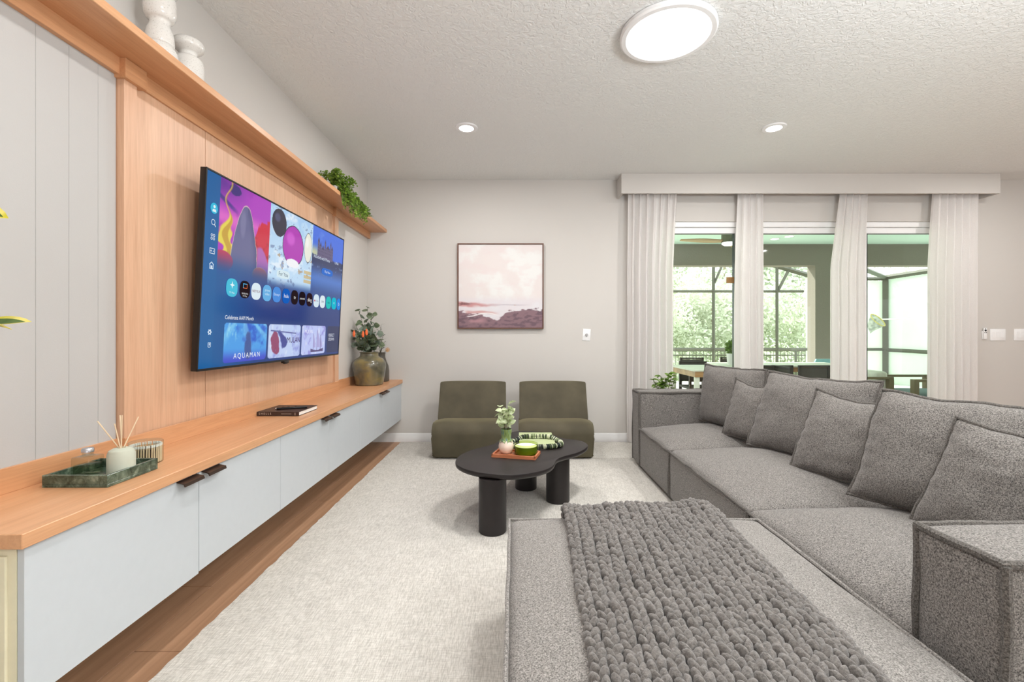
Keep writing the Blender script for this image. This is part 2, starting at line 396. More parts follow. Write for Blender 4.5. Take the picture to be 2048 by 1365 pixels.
# ------------------------------------------------------------------ television
W_, H_ = 1.67, 1.67/1.755
TM = Matrix.Translation((-1.445, 2.965, 1.455)) @ Matrix.Rotation(math.radians(-.56), 4, 'Z') @ Matrix.Rotation(math.radians(2.91), 4, 'Y') @ Matrix.Rotation(math.radians(.15), 4, 'X')
tv = thing('television', 'large flat television showing a blue streaming menu on the oak panel', 'television', Mx=TM)
b = BM(); box(b, -.028, 0, -W_/2, W_/2, -H_/2, H_/2, .003, 2); add('housing', b, M['black'], tv, local=True)
b = BM(); box(b, 0, .003, -W_/2, W_/2, -H_/2, -H_/2+.011); box(b, 0, .003, -W_/2, W_/2, H_/2-.007, H_/2); box(b, 0, .003, -W_/2, -W_/2+.007, -H_/2, H_/2); box(b, 0, .003, W_/2-.007, W_/2, -H_/2, H_/2)
add('bezel', b, M['black'], tv, local=True)
b = BM(); box(b, -.02, .004, -.04, .02, -H_/2-.014, -H_/2+.002, .003, 2); box(b, -.012, 0, -.03, .01, -H_/2-.02, -H_/2-.012, .003, 2); add('sensor', b, M['black'], tv, local=True)
b = BM(); box(b, -.095, -.026, -.25, .25, -.2, .2, .004, 2); add('wall_mount', b, M['black'], tv, local=True)
SW, SH = W_-.014, H_-.018
def sl(c): return np.array(s2l(c))
def vnoise(u, v, nu, nv, seed, octv=4):
    out = np.zeros_like(u); amp = 1; tot = 0
    for k in range(octv):
        a, b_ = nu*2**k, nv*2**k; g = np.random.RandomState(seed+k).rand(b_+2, a+2); x, y = u*a, v*b_; i, j = x.astype(int), y.astype(int)
        i = np.clip(i, 0, a); j = np.clip(j, 0, b_); fx, fy = x-i, y-j; fx = fx*fx*(3-2*fx); fy = fy*fy*(3-2*fy)
        out += amp*((g[j, i]*(1-fx)+g[j, i+1]*fx)*(1-fy)+(g[j+1, i]*(1-fx)+g[j+1, i+1]*fx)*fy); tot += amp; amp *= .6
    return out/tot*2-1
def srgb_paint(u, v):
    """u right, v down in 0..1 -> sRGB 0-255 image of the menu picture"""
    def sm(a, b_, x): return np.clip((x-a)/(b_-a), 0, 1)**2*(3-2*np.clip((x-a)/(b_-a), 0, 1))
    def lay(img, col, m): return img*(1-m[..., None])+np.array(col, float)*m[..., None]
    n = np.sin(u*9+2*np.sin(v*5))*np.cos(v*7+u*3)
    img = np.zeros(u.shape+(3,)); img[...] = (18, 62, 132)
    img = lay(img, (8, 94, 158), sm(.35, .0, u)); img = lay(img, (16, 50, 118), sm(.45, .75, v)*.6*sm(.1, .5, u)); img = lay(img, (44, 86, 150), sm(.62, .55, v)*sm(.2, .9, u)*.6)
    fade = sm(.52, .36, v)
    # picture 1: magenta sky, red slopes, yellow flame, plain standing boulder
    t1 = ((u > .06) & (u < .333)).astype(float)
    na = vnoise(u, v, 12, 12, 31); nb = vnoise(u, v, 40, 30, 33); nc = vnoise(u, v, 90, 60, 35, 2)
    p = np.zeros_like(img); p[...] = (178, 62, 192); p = lay(p, (96, 44, 146), sm(.16, .0, v)*sm(.24, .06, u)); p = lay(p, (222, 104, 200), sm(.3, .2, v)*sm(.12, .2, v)); p = lay(p, (150, 46, 170), sm(0, .6, na)*.5)
    p = lay(p, (54, 46, 128), sm(.018, .004, np.abs(v-.10-(u-.06)*.55-.01*na))*sm(.17, .1, u)*.8); p = lay(p, (60, 40, 120), sm(1.1, .8, ((u-.13)/.03)**2+((v-.035)/.03)**2+.4*nb))
    p = lay(p, (208, 34, 62), sm(-.004, .006, v-(.27-.13*sm(.235, .285, u)+.02*na+.012*np.sign(np.sin(u*70)))) * sm(.215, .225, u)); p = lay(p, (120, 16, 40), sm(.1, .7, nb)*sm(.22, .25, u)*sm(.2, .3, v)*.6)
    cxf = .100+.014*np.sin(v*34+1.2); wf = .030*sm(.155, .30, v); fl = sm(.006, -.002, np.abs(u-cxf)-wf*(1+.3*np.sin(v*70+u*60)))*(v < .42); p = lay(p, (232, 214, 84), fl); p = lay(p, (196, 150, 56), sm(.004, -.002, np.abs(u-cxf-.004)-wf*.45)*(v < .40)*.8)
    p = lay(p, (176, 100, 180), sm(.02, .0, .36+.05*np.sin(u*40)-v+.02*na)*sm(.25, .27, u)); 
    un = u+.006*na; r = ((un-.192)/(.040+.028*sm(.12, .42, v)))**2+(np.clip(.27-v, 0, 1)/.17)**2
    p = lay(p, (226, 216, 190), sm(1.16, 1.10, r)*(v < .6)*.8); p = lay(p, (104, 104, 146), sm(1.08, 1.02, r)*(v < .6)); p = lay(p, (142, 140, 176), sm(.9, .2, ((un-.178)/.02)**2+((v-.2)/.1)**2)*.5); p = lay(p, (72, 72, 118), sm(.2, .9, r)*(r < 1.05)*(u > .2)*.5)
    p = lay(p, (196, 60, 96), sm(1.05, .9, ((u-.085)/.05)**2+((v-.43)/.055)**2+.2*na)); p = lay(p, (214, 96, 90), sm(1.05, .9, ((u-.285)/.045)**2+((v-.47)/.05)**2+.2*na)); p = lay(p, (240, 190, 90), sm(.10, .0, np.abs(((u-.285)/.045)**2+((v-.47)/.05)**2+.2*na-1.02))*.7)
    img = img*(1-(t1*fade)[..., None])+p*(t1*fade)[..., None]
    # picture 2: snowfield with rocks and three plain round stones
    t2 = ((u >= .333) & (u < .666)).astype(float)
    p = np.zeros_like(img); p[...] = (188, 220, 246); p = lay(p, (226, 240, 252), sm(-.1, .3, na)); p = lay(p, (140, 186, 236), sm(.3, .0, v)*.5*sm(.3, -.3, nb)); p = lay(p, (110, 130, 170), sm(.35, .45, nb)*.7); p = lay(p, (176, 150, 120), sm(.42, .5, vnoise(u, v, 26, 18, 41))*sm(.2, .3, v)*.8)
    for cx_, cy_, rx, ry, cc_, hi in ((.395, .10, .048, .085, (38, 38, 60), (86, 90, 130)), (.505, .22, .078, .135, (176, 38, 178), (216, 96, 214)), (.628, .19, .032, .105, (236, 236, 222), (250, 250, 246))):
        rr_ = ((u-cx_)/rx)**2+((v-cy_)/ry)**2+.10*na+.05*nb; p = lay(p, (32, 26, 46), sm(1.12, 1.06, rr_)); p = lay(p, cc_, sm(1.02, .97, rr_)); p = lay(p, hi, sm(1.1, .2, ((u-cx_+rx*.3)/(rx*.5))**2+((v-cy_+ry*.35)/(ry*.4))**2)*.7)
    p = lay(p, (242, 244, 248), sm(1.05, .9, ((u-.505)/.05)**2+((v-.335)/.03)**2+.2*nb)); p = lay(p, (206, 178, 120), ((u > .60) & (v > .35) & (v < .45) & (np.sin(v*190) > -.6)).astype(float)*.8)
    f2 = sm(.53, .45, v); img = img*(1-(t2*f2)[..., None])+p*(t2*f2)[..., None]
    # picture 3: blue dusk sky, plain dark towers above misty water
    t3 = (u >= .666).astype(float)
    p = np.zeros_like(img); p[...] = (58, 108, 222); p = lay(p, (120, 160, 236), sm(0, .6, na)*.4); p = lay(p, (196, 200, 160), sm(.12, .2, v)*sm(.28, .2, v)*sm(.85, .67, u)); p = lay(p, (34, 50, 96), sm(-.004, .01, v-(.215+.02*na))); p = lay(p, (70, 120, 200), sm(.25, .4, v)); p = lay(p, (150, 186, 226), sm(.25, .6, nb)*sm(.24, .27, v)*sm(.4, .3, v)*.6)
    for x0, x1, top in ((.715, .735, .105), (.735, .755, .135), (.755, .785, .155), (.785, .80, .10), (.80, .845, .14), (.845, .858, .10), (.858, .88, .13)):
        p = lay(p, (92, 84, 122), ((u > x0) & (u < x1) & (v > top) & (v < .225)).astype(float)); p = lay(p, (66, 58, 98), ((np.abs(u-(x0+x1)/2) < np.clip(v-top+.035, 0, .035)*(x1-x0)*14) & (v <= top) & (v > top-.035)).astype(float))
    p = lay(p, (44, 40, 78), ((u > .715) & (u < .88) & (v > .13) & (v < .22) & (np.sin(u*420) > .7) & (np.sin(v*260) > .2)).astype(float)*.8)
    f3 = sm(.52, .38, v); img = img*(1-(t3*f3)[..., None])+p*(t3*f3)[..., None]
    # side bar
    img = lay(img, (10, 96, 160), sm(.062, .055, u)*sm(.06, .15, v)*.9)
    # poster cards
    def rr(x0, x1, y0, y1, rad=.018):
        cx = np.clip(u, x0+rad*.57, x1-rad*.57); cy = np.clip(v, y0+rad, y1-rad); d = np.sqrt(((u-cx)/.57)**2+(v-cy)**2); return (d < rad).astype(float)
    q = vnoise(u, v, 22, 14, 5)*1.8; q2 = vnoise(u, v, 60, 20, 9)*1.8
    p = np.zeros_like(img); p[...] = (74, 160, 234); p = lay(p, (36, 92, 204), sm(-.1, .9, q)); ray = np.sin((u-.2)/(v-.68)*9)
    p = lay(p, (150, 226, 248), sm(.0, 1, ray)*sm(.95, .76, v)*.6); p = lay(p, (190, 240, 250), sm(.5, 1, q2)*sm(.9, .8, v)*.5); p = lay(p, (64, 70, 200), sm(.90, .98, v)*.9); p = lay(p, (60, 78, 140), sm(1.0, .6, ((u-.235)/.022)**2+((v-.88)/.10)**2+.5*q)*.85)
    m = rr(.108, .345, .762, .98); img = img*(1-m[..., None])+p*m[..., None]
    p = np.zeros_like(img); p[...] = (192, 210, 246); p = lay(p, (150, 160, 226), sm(.1, 1, q)); p = lay(p, (226, 236, 252), sm(.3, .9, q2)*.7)
    p = lay(p, (142, 52, 92), sm(1.1, .8, ((u-.405-.1*(v-.88))/.028)**2+((v-.89)/.085)**2+.5*q)*.9); p = lay(p, (52, 60, 140), sm(1.1, .6, ((u-.45-.02*np.sin(v*30))/.026)**2+((v-.86)/.06)**2+.4*q2)*.9); p = lay(p, (90, 96, 160), sm(.006, .002, np.abs(v-.80-.10*(u-.36)))*(u > .37)*(u < .56))
    m = rr(.358, .597, .762, .98); img = img*(1-m[..., None])+p*m[..., None]
    p = np.zeros_like(img); p[...] = (188, 200, 246); p = lay(p, (134, 128, 212), sm(.3, 1, -q)*.8); p = lay(p, (236, 238, 252), sm(.3, 1, q2)*.6)
    for mx_, w_, y0_ in ((.72, .020, .82), (.755, .028, .79), (.79, .020, .83)): p = lay(p, (96, 84, 150), ((np.abs(u-mx_) < .002) & (v > y0_) & (v < .95)).astype(float)); p = lay(p, (170, 164, 216), ((u-mx_ > 0) & (u-mx_ < w_*np.clip((v-y0_)/.08, 0, 1)) & (v > y0_) & (v < .93)).astype(float)*.9)
    p = lay(p, (72, 56, 110), ((v > .94+.012*np.sin((u-.70)*28)) & (v < .965) & (u > .695) & (u < .82)).astype(float)*.9)
    m = rr(.609, .839, .762, .98); img = img*(1-m[..., None])+p*m[..., None]
    p = np.zeros_like(img); p[...] = (30, 46, 92); m = rr(.86, 1.1, .762, .98); img = img*(1-m[..., None])+p*m[..., None]
    return np.clip(img, 0, 255)
def lin(a):
    a = a/255.; return np.where(a <= .04045, a/12.92, ((a+.055)/1.055)**2.4)
def painted_grid(name, nu, nv, fn, pos, mat, parent, local=True):
    uu, vv = np.meshgrid((np.arange(nu))/(nu-1), (np.arange(nv))/(nv-1)); col = lin(fn(uu, vv))
    co = pos(uu, vv).reshape(-1, 3)
    idx = np.arange(nu*nv).reshape(nv, nu); f = np.stack([idx[1:, :-1], idx[1:, 1:], idx[:-1, 1:], idx[:-1, :-1]], -1).reshape(-1, 4)
    me = bpy.data.meshes.new(name); me.from_pydata(co.tolist(), [], f.tolist())
    at = me.color_attributes.new('Col', 'FLOAT_COLOR', 'POINT'); c4 = np.ones((nu*nv, 4)); c4[:, :3] = col.reshape(-1, 3); at.data.foreach_set('color', c4.ravel().astype(np.float32))
    if not local: me.transform(rootinv(parent))
    me.materials.append(mat); o = bpy.data.objects.new(name, me); C.objects.link(o); o.parent = parent; return o
M['screen'] = attr_mat('screen_picture', True)
screen = painted_grid('screen', 520, 300, srgb_paint, lambda u, v: np.stack([np.full_like(u, .0006), (u-.5)*SW, (.5-v)*SH], -1), M['screen'], tv)
def uv2l(u, v, d=.0012): return Vector((d, (u-.5)*SW, (.5-v)*SH))
_em = {}
def em(c):
    if c not in _em: _em[c] = emit('screen_colour', s2l(c), .88)
    return _em[c]
def textmesh(s, size, align='CENTER', xs=1.0, spacing=1.0):
    cu = bpy.data.curves.new('t', 'FONT'); cu.body = s; cu.size = size; cu.align_x = align; cu.align_y = 'CENTER'; cu.space_character = spacing; cu.resolution_u = 3
    o = bpy.data.objects.new('t', cu); C.objects.link(o); dg = bpy.context.evaluated_depsgraph_get(); dg.update()
    me = bpy.data.meshes.new_from_object(o.evaluated_get(dg)); bpy.data.objects.remove(o); bpy.data.curves.remove(cu)
    me.transform(Matrix.Diagonal((xs, 1, 1, 1))); me.materials.clear(); return me
PERM = Matrix(((0, 0, 1, 0), (1, 0, 0, 0), (0, 1, 0, 0), (0, 0, 0, 1)))
def stext(s, u, v, size, col=(240, 244, 250), align='CENTER', xs=1.0, name='lettering', d=.003, spacing=1.0):
    me = textmesh(s, size, align, xs, spacing); me.name = name; me.transform(Matrix.Translation(uv2l(u, v, d)) @ PERM); me.materials.append(em(col))
    o = bpy.data.objects.new(name, me); C.objects.link(o); o.parent = screen; return o
def disc_pts(u, v, ru, rv, n=28, p=2.6):
    out = []
    for k in range(n):
        a = 2*PI*k/n; c, s = math.cos(a), math.sin(a); out.append(((u-.5)*SW+ru*math.copysign(abs(c)**(2/p), c), (.5-v)*SH+rv*math.copysign(abs(s)**(2/p), s)))
    return out
def sflat(name, polys, col, d=.002):
    b = BM()
    for p in polys: b.faces.new([b.verts.new((d, q[0], q[1])) for q in p])
    o = add(name, b, em(col), screen, local=True, smooth=False, recalc=False); return o
def ringpoly(cy, cz, r0, r1, n=20, a0=0, a1=2*PI):
    ps = []
    for k in range(n):
        a, c = a0+(a1-a0)*k/n, a0+(a1-a0)*(k+1)/n
        ps.append([(cy+r0*math.cos(a), cz+r0*math.sin(a)), (cy+r1*math.cos(a), cz+r1*math.sin(a)), (cy+r1*math.cos(c), cz+r1*math.sin(c)), (cy+r0*math.cos(c), cz+r0*math.sin(c))])
    return ps
def rect(cy, cz, w, h): return [(cy-w/2, cz-h/2), (cy+w/2, cz-h/2), (cy+w/2, cz+h/2), (cy-w/2, cz+h/2)]
apps = [(.135, (84, 196, 224), [('TV Plus', .014, (235, 250, 255), -.026)]), (.202, (40, 28, 32), [('SAMSUNG', .0125, (235, 235, 235), -.022), ('TV Plus', .0125, (235, 235, 235), -.035)]),
        (.266, (226, 240, 248), [('NETFLIX', .021, (120, 40, 60), 0)]), (.333, (110, 180, 232), [('prime', .022, (215, 240, 255), .016), ('video', .022, (215, 240, 255), -.006)]),
        (.398, (84, 146, 224), [('Disney+', .022, (220, 236, 255), 0)]), (.466, (28, 96, 190), [('hulu', .036, (245, 250, 255), 0)]),
        (.532, (42, 30, 34), [('tv', .034, (235, 235, 235), 0)]), (.596, (34, 24, 30), [('peacock', .021, (240, 240, 240), 0)]),
        (.661, (48, 30, 36), [('sling', .036, (250, 250, 250), -.002)]), (.727, (220, 236, 246), [('YouTube', .016, (90, 110, 160), 0)]),
        (.790, (226, 240, 246), [('ESPN', .020, (60, 80, 110), 0)]), (.855, (52, 196, 190), [('tubi', .024, (20, 90, 110), 0)]), (.917, (40, 190, 214), [('FIT', .02, (210, 245, 250), 0)]), (.975, (60, 140, 226), [('b', .04, (235, 245, 255), 0)])]
for u, c, tx in apps:
    pts = disc_pts(u, .567, .047 if u < .97 else .04, .047)
    sflat('app_icon', [pts], c)
    for s, sz, tc, dz in tx:
        stext(s, u, .567-dz/SH, sz, tc)
cy = (.135-.5)*SW; cz = (.5-.552)*SH
sflat('app_symbol', [[(cy, cz+.02), (cy+.005, cz+.005), (cy+.02, cz), (cy+.005, cz-.005), (cy, cz-.02), (cy-.005, cz-.005), (cy-.02, cz), (cy-.005, cz+.005)]], (235, 250, 255), .003)
cy = (.202-.5)*SW; sflat('app_symbol', [rect(cy, cz+.016, .034, .004), rect(cy-.017, cz+.006, .004, .024)], (90, 190, 240), .003); sflat('app_symbol', [rect(cy, cz-.006, .034, .004), rect(cy+.017, cz+.006, .004, .024)], (240, 120, 70), .003)
cy = (.727-.5)*SW-.03; sflat('app_symbol', [rect(cy, (.5-.567)*SH, .014, .011)], (220, 40, 60), .0028)
# side bar symbols
def S1(v, u=.036): return (u-.5)*SW, (.5-v)*SH
y, z = S1(.178); sflat('menu_symbol', [disc_pts(.036, .178, .026, .026, 24, 2)], (70, 190, 224)); sflat('menu_symbol', [[(y+.008*math.cos(a), z+.008+.008*math.sin(a)) for a in np.linspace(0, 2*PI, 14)[:-1]], [(y-.014, z-.017), (y+.014, z-.017), (y+.011, z-.004), (y-.011, z-.004)]], (230, 246, 252), .003)
y, z = S1(.252); sflat('menu_symbol', ringpoly(y-.002, z+.003, .011, .014)+[[(y+.006, z-.008), (y+.009, z-.005), (y+.018, z-.015), (y+.015, z-.018)]], (236, 242, 248), .002)
y, z = S1(.324); sflat('menu_symbol', [p for dx in (-.008, .008) for dz in (-.008, .008) for p in ringpoly(y+dx, z+dz, .0045, .0072, 12)], (236, 242, 248), .002)
y, z = S1(.396); sflat('menu_symbol', [rect(y, z+.012, .034, .003), rect(y, z-.012, .034, .003), rect(y-.017, z, .003, .027), rect(y+.017, z, .003, .027), rect(y-.008, z, .010, .003), rect(y-.008, z, .003, .010), rect(y+.008, z, .005, .005)], (236, 242, 248), .002)
y, z = S1(.470); sflat('menu_symbol', [rect(y-.012, z-.005, .004, .024), rect(y+.012, z-.005, .004, .024), rect(y, z-.015, .028, .004), [(y-.017, z+.005), (y, z+.019), (y+.017, z+.005), (y+.014, z+.002), (y, z+.014), (y-.014, z+.002)], rect(y, z-.007, .012, .014)], (220, 234, 248), .002)
y, z = S1(.812, .042); sflat('menu_symbol', ringpoly(y, z, .005, .011, 16)+[rect(y+.012*math.cos(a), z+.012*math.sin(a), .005, .005) for a in np.arange(6)*PI/3], (220, 234, 248), .002)
y, z = S1(.878, .043); sflat('menu_symbol', [rect(y-.009, z, .003, .022), rect(y+.009, z, .003, .022), rect(y, z+.010, .02, .003), rect(y, z-.011, .012, .003), rect(y, z+.002, .006, .010)], (220, 234, 248), .002)
sflat('caption_pill', [disc_pts(.437, .427, .078, .025, 32, 3.2)], (222, 240, 246)); stext('For You', .437, .427, .034, (40, 60, 90))
stext('Included with Prime', .762, .228, .034, (226, 236, 250)); stext('LUNA', .925, .225, .028, (226, 236, 250))
sflat('caption_pill', [disc_pts(.826, .323, .10, .026, 32, 3.2)], (70, 120, 210)); stext('Play Now', .826, .323, .026, (226, 236, 250))
stext('Celebrate AAPI Month', .107, .732, .029, (240, 246, 252), 'LEFT', .93)
stext('AQUAMAN', .232, .948, .040, (240, 246, 252), spacing=1.35); stext('MULAN', .540, .868, .052, (70, 36, 84)); stext('MULAN', .668, .808, .036, (240, 240, 255)); stext('PERFECT', .905, .838, .033, (226, 230, 242), xs=.85); stext('CROWN', .905, .872, .033, (226, 230, 242), xs=.85)

# ------------------------------------------------------------------ ceiling lights
def can(x, y, label, vis=True):
    t_ = thing('recessed_light', label, 'ceiling light', (x, y, ZC), group=None)
    b = BM(); lathe(b, [(.058, -.010), (.064, -.012), (.086, -.008), (.090, 0), (.060, -.001), (.058, -.010)], (x, y, ZC), 40); add('trim_ring', b, M['white'], t_)
    b = BM(); lathe(b, [(0, -.0085), (.0585, -.0085)], (x, y, ZC), 32); add('diffuser', b, M['canlamp'], t_, recalc=False)
    light('bulb', 'AREA', (0, 0, -.016), CAN_W, (1, .98, .955), .11, parent=t_)
can(-.387, 3.667, 'small round recessed ceiling light nearest the back left corner')
can(2.065, 3.667, 'small round recessed ceiling light above the sofa, in front of the curtains')
for i, (x, y) in enumerate(((-.387, 1.0), (2.6, .9), (4.7, 3.667), (4.9, .9), (-.387, -1.6), (2.6, -1.6))):
    can(x, y, ['recessed ceiling light overhead left of the photographer', 'recessed ceiling light overhead above the near sofa arm', 'recessed ceiling light at the far right of the room', 'recessed ceiling light in the right half of the room', 'recessed ceiling light behind the photographer on the left', 'recessed ceiling light behind the photographer on the right'][i])
t_ = thing('disc_ceiling_light', 'large round flat white ceiling light glowing at the top of the room', 'ceiling light', (.83, 2.50, ZC))
b = BM(); lathe(b, [(0, 0), (.235, 0), (.252, -.004), (.254, -.022), (.245, -.030), (.222, -.031), (.220, -.027)], (.83, 2.5, ZC), 64); add('rim', b, M['white'], t_)
b = BM(); lathe(b, [(0, -.0285), (.2205, -.0285)], (.83, 2.5, ZC), 64); add('diffuser', b, M['lamp'], t_, recalc=False)
light('bulb', 'AREA', (0, 0, -.036), DISC_W, (1, .985, .965), .42, parent=t_)

# ------------------------------------------------------------------ painting
def art(u, v):
    def sm(a, b_, x): x = np.clip((x-a)/(b_-a), 0, 1); return x*x*(3-2*x)
    def lay(img, col, m): return img*(1-m[..., None])+np.array(col, float)*m[..., None]
    nz = np.vectorize(lambda a, b_: noise.fractal(Vector((a, b_, 3.1)), 1, 2, 5))
    n1 = nz(u*4, v*9); n2 = nz(u*14+5, v*40); n3 = nz(u*3+9, v*3)
    img = np.zeros(u.shape+(3,)); img[...] = (222, 214, 212); img = lay(img, (226, 226, 224), sm(-.1, .4, n3)); img = lay(img, (222, 208, 208), sm(0, .5, n1)*.45)
    img = lay(img, (214, 210, 218), sm(.60, .70, v)*.6)
    img = lay(img, (196, 140, 140), sm(.036, .0, np.abs(v-.715-.03*n1+.02*(.3-u)))*sm(.55, .25, u)*.95)
    img = lay(img, (120, 78, 80), sm(.02, .0, np.abs(v-.712-.02*n2))*sm(.22, .05, u)*.95)
    img = lay(img, (178, 170, 180), sm(.010, .0, np.abs(v-.725-.006*n1))*sm(.2, .5, u)*sm(.9, .7, u)*.7)
    edge = .80+.04*n1+.10*sm(.1, .45, u)*sm(.62, .45, u)-.02*sm(.5, 1, u)+.03*n2
    img = lay(img, (132, 104, 112), sm(-.006, .012, v-edge)); img = lay(img, (104, 82, 92), sm(.0, .35, n2+n1*.4)*sm(0, .03, v-edge)*.9)
    img = lay(img, (200, 152, 150), sm(.028, .0, np.abs(v-.805-.015*n1-.05*(u-.1)))*sm(.06, .12, u)*sm(.5, .36, u)*.95)
    img = lay(img, (232, 228, 228), sm(.012, .0, np.abs(v-.845-.02*np.sin(u*14)))*sm(.08, .12, u)*sm(.5, .42, u))
    img = lay(img, (176, 134, 140), sm(.05, .0, np.abs(v-.92-.02*n1))*sm(.1, .16, u)*sm(.36, .26, u)*.9)
    img = lay(img, (178, 140, 116), sm(.006, .0, np.abs(v-.728))*sm(.02, .0, np.abs(u-.67)))
    img = lay(img, (84, 68, 78), sm(.012, 0, np.abs(v-edge-.01))*sm(.78, .86, u)*.6); return img
PX0, PX1, PZ0, PZ1 = -.611, .304, 1.206, 2.114
pt = thing('framed_painting', 'square misty seascape painting in thin walnut frame on back wall', 'painting', (-.15, YB, PZ0))
b = BM()
for a in ((PX0, PX0+.011, PZ0, PZ1), (PX1-.011, PX1, PZ0, PZ1)): box(b, a[0], a[1], YB-.042, YB-.003, a[2], a[3], .001, 1)
for a in ((PZ0, PZ0+.011), (PZ1-.011, PZ1)): box(b, PX0+.011, PX1-.011, YB-.042, YB-.003, a[0], a[1], .001, 1)
add('frame', b, M['frame_wal'], pt)
b = BM(); box(b, PX0+.013, PX1-.013, YB-.032, YB-.004, PZ0+.013, PZ1-.013); add('stretcher', b, M['paper'], pt)
M['art'] = attr_mat('painted_canvas')
painted_grid('canvas', 220, 220, art, lambda u, v: np.stack([PX0+.013+u*(PX1-PX0-.026), np.full_like(u, YB-.0335), PZ1-.013-v*(PZ1-PZ0-.026)], -1), M['art'], pt, local=False)

# ------------------------------------------------------------------ wall switches
def P(px, py, Y): return Vector(((px-1030)/920*Y, Y, HC-(py-668)/920*Y))
def plate(px, w, label, n, kind, rz=0):
    p = P(px, 670, YB); t_ = thing('light_switch', label, 'switch', Mx=Matrix.Translation(p) @ Matrix.Rotation(rz, 4, 'Y'))
    b = BM(); box(b, -w/2, w/2, -.006, 0, -.0625, .0625, .003, 2); add('plate', b, M['outlet'], t_, local=True)
    for k in range(n):
        x = (k-(n-1)/2)*.046
        b = BM()
        if kind == 'dial': lathe(b, [(0, .022), (.012, .022), (.014, .018), (.015, 0)], (0, 0, 0), 24); b.transform(Matrix.Translation((0, -.006, 0)) @ Matrix.Rotation(PI/2, 4, 'X')); add('dial', b, M['outgrey'], t_, local=True)
        else: box(b, x-.0165, x+.0165, -.0085, -.006, -.033, .033, .001, 1); add('rocker', b, M['white'], t_, local=True)
plate(1173, .083, 'white dimmer switch with round dial, slightly tilted, right of the painting', 1, 'dial', .06)
plate(1995, .165, 'white three-rocker switch plate beside the small remote', 3, 'r')
plate(2043, .165, 'white switch plate at the right edge of the picture', 3, 'r')
p = P(1967, 668, YB); t_ = thing('wall_remote', 'slim white fan remote in wall holder by the right curtain', 'remote', p)
b = BM(); box(b, -.022, .022, -.012, 0, -.06, .03, .003, 2); add('holder', b, M['outlet'], t_, local=True)
b = BM(); box(b, -.018, .018, -.022, -.012, -.055, .062, .004, 2); add('handset', b, M['outlet'], t_, local=True)
for (x, z, r) in ((0, .035, .011), (-.008, .012, .0045), (.008, .012, .0045), (0, .054, .004)):
    b = BM(); lathe(b, [(0, .0015), (r, .0015), (r, 0)], n=16); b.transform(Matrix.Translation((x, -.022, z)) @ Matrix.Rotation(PI/2, 4, 'X')); add('button', b, M['black'], t_, local=True)

# ------------------------------------------------------------------ sliding windows
b = BM(); fy0, fy1 = 4.93, 5.04
box(b, OX0, OX1, fy0, fy1, OZ-.055, OZ, .003, 1); box(b, OX0, OX0+.05, fy0, fy1, 0, OZ); box(b, OX1-.05, OX1, fy0, fy1, 0, OZ); box(b, OX0, OX1, fy0, fy1, -.01, .03)
struct('trim_1', b, M['white'])
for k, (a, c, g0, g1) in enumerate(((OX0+.05, 2.50, 1.52, 2.366), (2.50, 3.66, 2.63, 3.527), (3.66, OX1-.05, 3.79, 4.575))):
    b = BM(); y0, y1 = 4.955, 5.0; z1 = OZ-.056; gz = 2.235
    box(b, a, g0, y0, y1, .03, z1, .002, 1); box(b, g1, c, y0, y1, .03, z1, .002, 1); box(b, g0, g1, y0, y1, gz, z1, .002, 1); box(b, g0, g1, y0, y1, .03, .15, .002, 1)
    w = struct(f'window_{k+1}', b, M['white'])
    b = BM(); box(b, g0, g0+.005, y0-.003, y1, .15, gz); box(b, g1-.006, g1, y0-.003, y1, .15, gz); box(b, g0, g1, y0+.001, y1, gz-.004, gz); add('gasket', b, M['black'], w)
    b = BM(); f = b.faces.new([b.verts.new(q) for q in ((g0, 4.975, .15), (g1, 4.975, .15), (g1, 4.975, gz), (g0, 4.975, gz))]); add('pane', b, M['pane'], w, smooth=False, recalc=False)
    if k < 2:
        b = BM(); box(b, g1-.085, g1-.006, 4.955, 4.972, 1.70, 1.765, .002, 1); add('latch', b, M['tag'], w)

